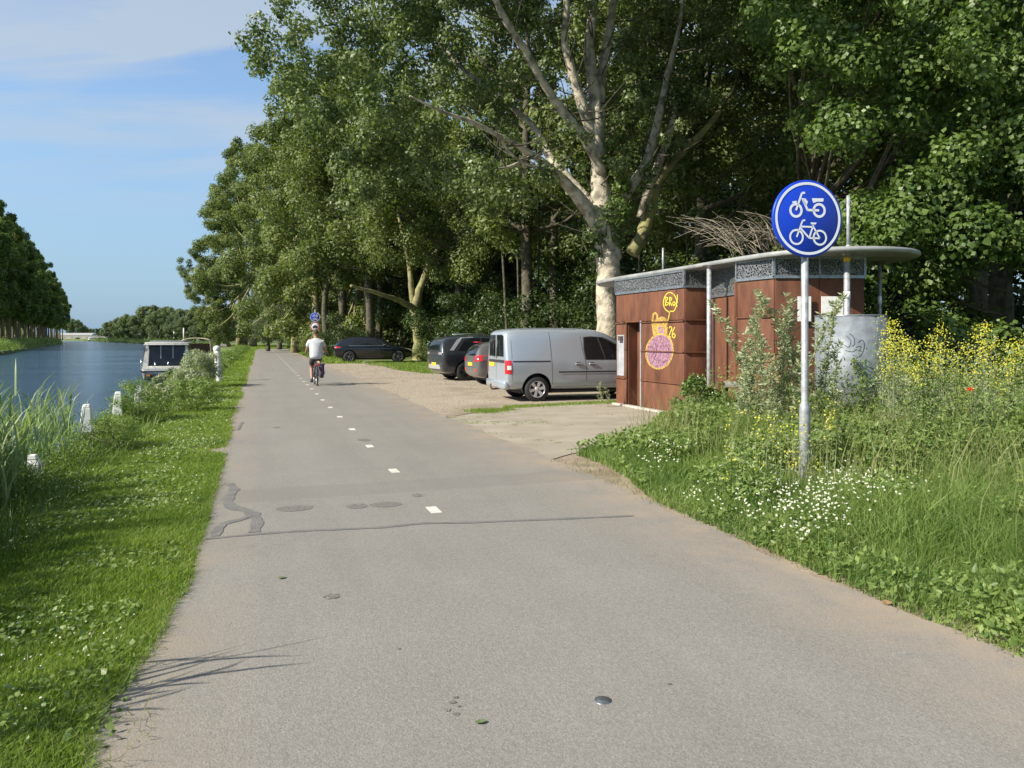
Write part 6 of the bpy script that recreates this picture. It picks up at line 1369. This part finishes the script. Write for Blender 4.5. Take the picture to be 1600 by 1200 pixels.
for yy, zz, xx in ((.135,.145,.42),(-.135,.485,.44)):
    mb = MB(); mb.box((xx+.05,yy,zz), (.27,.095,.075), 0, .032); mb.box((xx-.02,yy,zz+.05), (.10,.085,.08), 0, .03); mb.build('shoe', M['blackp'], PE)
for s_ in (-1, 1):   # hands closed round the grips
    h = empty('hand', (.76, s_*.292, 1.085)); h.parent = PE
    mb = MB(); mb.box((0,0,.008), (.085,.07,.035), 0, .015); mb.build('palm', skin_m, h)
    for k in range(4):
        x0 = .034-.02*k; mb = MB(); mb.tube([(x0,0,.022),(x0,s_*.005,.0),(x0+.002,.0,-.022)], .009, 6); mb.tube([(x0,-.032,.02),(x0,-.04,.0),(x0,-.03,-.02),(x0,-.012,-.026)], [.009,.009,.008,.007], 6); mb.build('finger', skin_m, h)
    mb = MB(); mb.tube([(-.01,s_*-.03,.01),(.02,s_*-.045,-.002),(.045,s_*-.04,-.012)], [.011,.010,.008], 6); mb.build('thumb', skin_m, h)

# ---------------------------------------------------------------- canal side: bollards, white post, boats
def bollard(u_, v_, label, top=.55, tilt=0, w0=.088, w1=.058):
    p = W(u_, v_); e = empty('bollard', (p.x, p.y, 0), hd, label, 'bollard', 'white bollards at the quay edge'); e.rotation_euler.y = tilt
    def fr(z0, z1, a0, a1, nm, m):
        mb = MB(); mb.add([(sx*a, sy*a, z) for z, a in ((z0, a0), (z1, a1)) for sx, sy in ((-1,-1),(1,-1),(1,1),(-1,1))], [(0,1,2,3),(4,7,6,5),(0,4,5,1),(1,5,6,2),(2,6,7,3),(3,7,4,0)])
        ob = mb.build(nm, m, e); b = ob.modifiers.new('b', 'BEVEL'); b.width = .012; b.segments = 2
    fr(-.35, .12, w0*1.12, w0*1.05, 'base', M['concrete']); fr(.122, top-.06, w0*1.04, w1*1.05, 'shaft', M['white']); fr(top-.058, top, w1*1.05, w1*.75, 'cap', M['white'])
bollard(10.08+.0, -2.50, 'white bollard half hidden in the reeds, nearest of the row', .24); bollard(13.25, -2.55, 'large white tapered bollard standing clear right of the reeds', .56); bollard(15.8, -2.52, 'white bollard third along, leaning among green weeds', .58, radians(5)); bollard(18.25, -2.5, 'white bollard fourth along beside the pale flowering bush', .56); bollard(27.5, -2.3, 'white bollard with rounded top behind the grey bush near the boats', .75, radians(-6))
WP = empty('white_marker_post', (-10.62, 27.4, 0), .2, 'tall white post with worn black marks standing on the verge', 'post'); WP.rotation_euler = (0, radians(4), .2)
WP.rotation_euler.y = -radians(4)
mb = MB(); mb.lathe([(.118,-.1),(.118,1.13),(.105,1.14),(.0,1.14)], (0,0,0), 8); mb.build('shaft', mat('flaking_white_paint', (.74,.74,.71), .6, col2=(.52,.51,.47), scale=9, ramp=(.62,.80)), WP)
mb = MB(); mb.lathe([(.128,1.14),(.135,1.18),(.125,1.24),(.07,1.29),(0,1.30)], (0,0,0), 16); mb.build('cap', M['white'], WP)
mb = MB()
for zc in (.92,.78,.64,.50):
    f_ = lambda a, b: Vector((-.02+a, -.1205, zc+b))
    mb.ribbon([(-.03,.045),(.02,.03),(-.02,.0),(.03,-.01),(-.03,-.05)], .020, f_)
mb.build('painted_mark', M['blackp'], WP, flat=True)

def hull(L_, B, zk, zs, zbow, n=12, stern=.9, taper=.55):
    """half-breadth hull, bow at +x; returns MB"""
    vs = []; prof = []
    for i in range(n):
        t = i/(n-1); b = B/2*(stern+(1-stern)*min(1,t*3))*(1-max(0,(t-taper)/(1-taper))**2.2); sh = zs+(zbow-zs)*t**2.5; x = -L_/2+L_*t
        prof.append([(x, 0, zk), (x, b*.62, zk+.10), (x, b*.93, zk+(sh-zk)*.5), (x, b, sh), (x, b*.97, sh+.03)])
    mb = MB()
    for s_ in (-1, 1):
        b0 = len(mb.v); vv = [(x, s_*y, z) for r in prof for x, y, z in r]; m_ = 5
        mb.add(vv, [(i*m_+k, i*m_+k+1, (i+1)*m_+k+1, (i+1)*m_+k) for i in range(n-1) for k in range(m_-1)] + [(0,1,2,3,4)], True)
    dk = [(prof[i][3][0], prof[i][3][1]*.97, prof[i][3][2]-.02) for i in range(n)]
    deck = MB(); deck.add([(x,y,z) for x,y,z in dk]+[(x,-y,z) for x,y,z in dk], [(i, i+1, n+i+1, n+i) for i in range(n-1)])
    # transom
    a = prof[0]; mb.add([(a[k][0], a[k][1], a[k][2]) for k in range(5)]+[(a[k][0], -a[k][1], a[k][2]) for k in range(4,0,-1)], [tuple(range(9))])
    return mb, deck
boatd = math.atan2(DU.y, DU.x)
BO = empty('cabin_boat', (-18.6, 41.5, ZW), boatd, 'white cabin boat moored at the bank with canvas stern enclosure', 'boat')
BO.scale = (.88,.86,.95)
h_, dk = hull(8.0, 2.9, -.35, .62, 1.0); h_.build('hull', M['white'], BO); dk.build('deck', M['white'], BO)
mb = MB(); mb.box((-.0,1.42,.50), (7.2,.05,.07)); mb.box((-.0,-1.42,.50), (7.2,.05,.07)); mb.box((-4.02,0,.50), (.06,2.6,.07)); mb.build('rubbing_strake', M['dark'], BO)
mb = MB(); mb.box((-4.03,0,.22), (.03,2.3,.34), 0, .01); mb.build('transom_panel', mat('navy_paint', (.02,.025,.045), .4), BO)
canv = mat('cream_canvas', (.62,.60,.54), .8, var=.08, scale=6, bump=.2)
mb = MB(); # enclosure posts and roof
zt = 2.05
for s_ in (-1, 1):
    mb.add([(-3.7, s_*1.32, .64), (-3.7, s_*1.02, .64), (-3.45, s_*.98, zt-.1), (-3.45, s_*1.12, zt-.1), (-3.58, s_*1.32, .64), (-3.58, s_*1.02, .64), (-3.36, s_*.98, zt-.1), (-3.36, s_*1.12, zt-.1)], [(0,1,2,3),(4,7,6,5),(0,3,7,4),(1,5,6,2),(0,4,5,1),(3,2,6,7)])
mb.box((-3.64,0,.70), (.08,2.3,.14), 0, .02); mb.build('cockpit_frame', canv, BO)
mb = MB(); mb.box((-2.2,0,zt-.06), (3.0,2.35,.10), 0, .04); mb.box((-3.62,0,zt-.13), (.25,2.45,.06), 0, .02); mb.build('canopy_roof', canv, BO)
mb = MB(); mb.box((-2.1,0,zt+.03), (2.6,1.9,.08), 0, .03); mb.build('roof_hatch', mat('grey_roof', (.25,.26,.28), .6), BO)
mb = MB(); mb.add([(-3.62,-1.0,.78),(-3.62,1.0,.78),(-3.44,.96,zt-.16),(-3.44,-.96,zt-.16)], [(0,1,2,3)]); mb.build('stern_window', gl, BO)
for s_ in (-1, 1): mb = MB(); mb.add([(-3.5,s_*1.24,.80),(-1.2,s_*1.24,.80),(-1.2,s_*1.10,zt-.16),(-3.4,s_*1.10,zt-.16)], [(0,1,2,3)]); mb.build('side_window', gl, BO)
mb = MB(); mb.box((.6,0,1.05), (3.6,2.0,.85), 0, .15); mb.build('cabin', M['white'], BO)
mb = MB(); [mb.box((-3.53,yy,1.36), (.05,.05,1.2), 0) for yy in (-.33,.33)]; mb.build('window_bar', M['zincl'], BO)
mb = MB(); mb.box((-4.22,-.25,.42), (.34,.30,.46), 0, .08); mb.box((-4.22,-.25,.0), (.14,.12,.7), 0, .03); mb.build('outboard_motor', M['blackp'], BO)
mb = MB(); mb.box((-3.2,.45,.95), (.35,.5,.55), 0, .08); mb.build('seat', mat('boat_cushion', (.35,.30,.25), .8), BO)
mb = MB(); mb.tube([(-3.9,-1.35,.6),(-3.9,-1.35,1.15),(-2.5,-1.38,1.2),(1.5,-1.3,1.3)], .018, 6); mb.tube([(-3.9,1.35,.6),(-3.9,1.35,1.15),(-2.5,1.38,1.2),(1.5,1.3,1.3)], .018, 6); mb.tube([(-3.95,.6,.6),(-3.95,.6,1.0)], .02, 6); mb.tube([(-3.95,-.1,.6),(-3.95,-.1,1.02)], .02, 6); mb.build('railing', M['chrome'], BO)
mb = MB(); mb.box((-4.06,.95,.30), (.02,.20,.10)); mb.build('orange_reflector', mat('orange_plate', (.8,.28,.02), .4), BO)
mb = MB(); mb.box((-3.52,1.22,1.3), (.03,.05,1.0), 0); mb.build('flag_staff', mat('red_brown_staff', (.22,.05,.03), .5), BO)
mb = MB(); [mb.lathe([(0,-.25),(.09,-.2),(.10,0),(.09,.2),(0,.25)], (x,-1.52,.35), 12) for x in (-2.8,-.6,1.6)]; mb.build('fender', M['white'], BO)
mb = MB(); mb.tube([(-3.9,-1.3,.62),(-4.8,-1.9,.75),(-5.8,-2.9,.85)], .012, 5); mb.build('mooring_line', M['black'], BO)
B2 = empty('canopy_boat', (-22.4, 54.0, ZW), boatd, 'smaller boat with arched cream canopy moored behind the cabin boat', 'boat')
h_, dk = hull(6.5, 2.4, -.3, .55, .8); h_.build('hull', mat('dark_blue_hull', (.03,.04,.07), .4), B2); dk.build('deck', M['white'], B2)
mb = MB(); vs = []; K = 10
for x in (-2.9, -.4):
    for k in range(K+1):
        q = pi*k/K; yy = -1.0*cos(q)*(1.0 if 0 < k < K else 1.05); z = 1.55+.62*sin(q)**.45 if 0 < k < K else .6; vs.append((x, yy, z))
mb.add(vs, [(k, k+1, K+2+k, K+1+k) for k in range(K)], True); ob = mb.build('canopy', mat('warm_cream_canvas', (.66,.56,.38), .8, var=.06, scale=5), B2); s_ = ob.modifiers.new('s', 'SOLIDIFY'); s_.thickness = .06
mb = MB(); mb.box((-.4,0,1.2), (.06,1.8,1.1)); mb.build('front_screen', mat('varnished_wood', (.16,.08,.035), .4), B2)
mb = MB(); mb.box((-1.6,.0,.85), (.5,.5,.55), 0, .06); mb.build('seat', M['blackp'], B2)
B3 = empty('far_boat', (-251, 450, ZW), boatd+.35, 'tiny dark motor boat on the water near the distant bridge', 'boat'); h_, dk = hull(8.0, 3.2, -.3, .8, 1.2); h_.build('hull', M['dark'], B3); dk.build('deck', M['white'], B3); mb = MB(); mb.box((-.3,0,1.4), (3.2,2.2,1.1), 0, .2); mb.build('cabin', M['white'], B3); mb = MB(); mb.box((-.3,0,1.5), (3.26,2.26,.4), 0, .1); mb.build('window', gl, B3)
# covered white boat at the far left bank
B4 = empty('covered_boat', (-268, 400, ZW), boatd+.5, 'white covered boat moored beneath the poplars on the far bank', 'boat'); h_, dk = hull(9.0, 3.4, -.3, .8, 1.1); h_.build('hull', M['dark'], B4); dk.build('deck', M['white'], B4); mb = MB(); mb.box((-.5,0,1.7), (6.0,2.8,1.8), 0, .5); mb.build('cover', mat('pale_blue_cover', (.55,.65,.78), .7), B4)
# --- bridge, sheds and masts in the distance
BR = empty('distant_bridge', (-395, 720, 0), radians(8), 'low flat bridge closing the canal on the horizon', 'bridge')
mb = MB(); mb.box((0,0,1.9), (78,8,1.0)); mb.build('deck', mat('pale_bridge_concrete', (.48,.46,.42), .9), BR)
for x in (-36,-18,2,20,36): mb = MB(); mb.box((x,0,.4), (1.6,6,2.4)); mb.build('pier', M['concrete'], BR)
mb = MB(); [mb.box((x,-4,2.9), (.12,.12,1.0)) for x in np.arange(-38,39,3)]; mb.box((0,-4,3.4), (78,.12,.12)); mb.build('railing', M['white'], BR)
for k, (x, w_, d_, h2, lb, wc) in enumerate([(-425,34,14,3.6,'long low shed with pale roof left of the distant bridge',(.52,.46,.36)),(-372,26,12,4.2,'low white building right of the distant bridge',(.62,.60,.55)),(-340,18,10,4.6,'small pale house beside the far willows',(.55,.50,.42))]):
    e = empty('distant_shed', (x, 735+8*k, 0), radians(8), lb, 'building'); mb = MB(); mb.box((0,0,h2/2), (w_,d_,h2)); mb.build('wall', mat('wall%d' % k, wc, .9), e)
    mb = MB(); mb.prism([(-d_/2-.4,h2+.01),(d_/2+.4,h2+.01),(0,h2+2.2)], -w_/2-.4, w_/2+.4, lambda a, b, q: Vector((q, a, b))); mb.build('roof', mat('roof%d' % k, (.34,.33,.32), .8), e)
    for i in range(5): mb = MB(); mb.box((-w_*.4+w_*.2*i,-d_/2-.02,h2*.5), (w_*.07,.06,h2*.4)); mb.build('window', gl, e)
mp0 = [(177,519,528),(183,518,529),(189,517,529.5),(195,517,530),(201,516,530.5),(207,517,531),(214,516,531),(222,517,531.5),(233,514,532),(240,518,531),(248,516,532),(262,515,533),(272,515,533),(287,512,534),(326,515,533),(360,514,534)]
for k, (px, t_, b_) in enumerate(mp0):
    Y = max(1.6*1180/(b_-527+.6), 0); Y = min(Y, 420); h3 = (b_-t_)/1180*Y; e = empty('mooring_pole', ((px-800)/1180*Y, Y, 0), 0, 'thin pale pole of the row standing along the far canal bend', 'pole', 'poles along the canal bend'); mb = MB(); mb.tube([(0,0,-.5),(0,0,h3)], .13+.0003*Y, 8); mb.lathe([(.2,0),(.22,.05),(0,.1)], (0,0,h3), 8); mb.build('shaft', M['white'], e)
# quay edge boards
e = empty('quay_edge', (0,0,0), 0, 'dark timber quay edging between the reeds and the water', 'quay')
for i in range(22):
    u0 = 4+4.0*i; mb = MB(); mb.box(W(u0+2, -2.68, -.55), (3.98,.06,.95), hd); mb.build('board', mat('tarred_timber', (.05,.045,.04), .85) if i == 0 else bpy.data.materials['tarred_timber'], e)
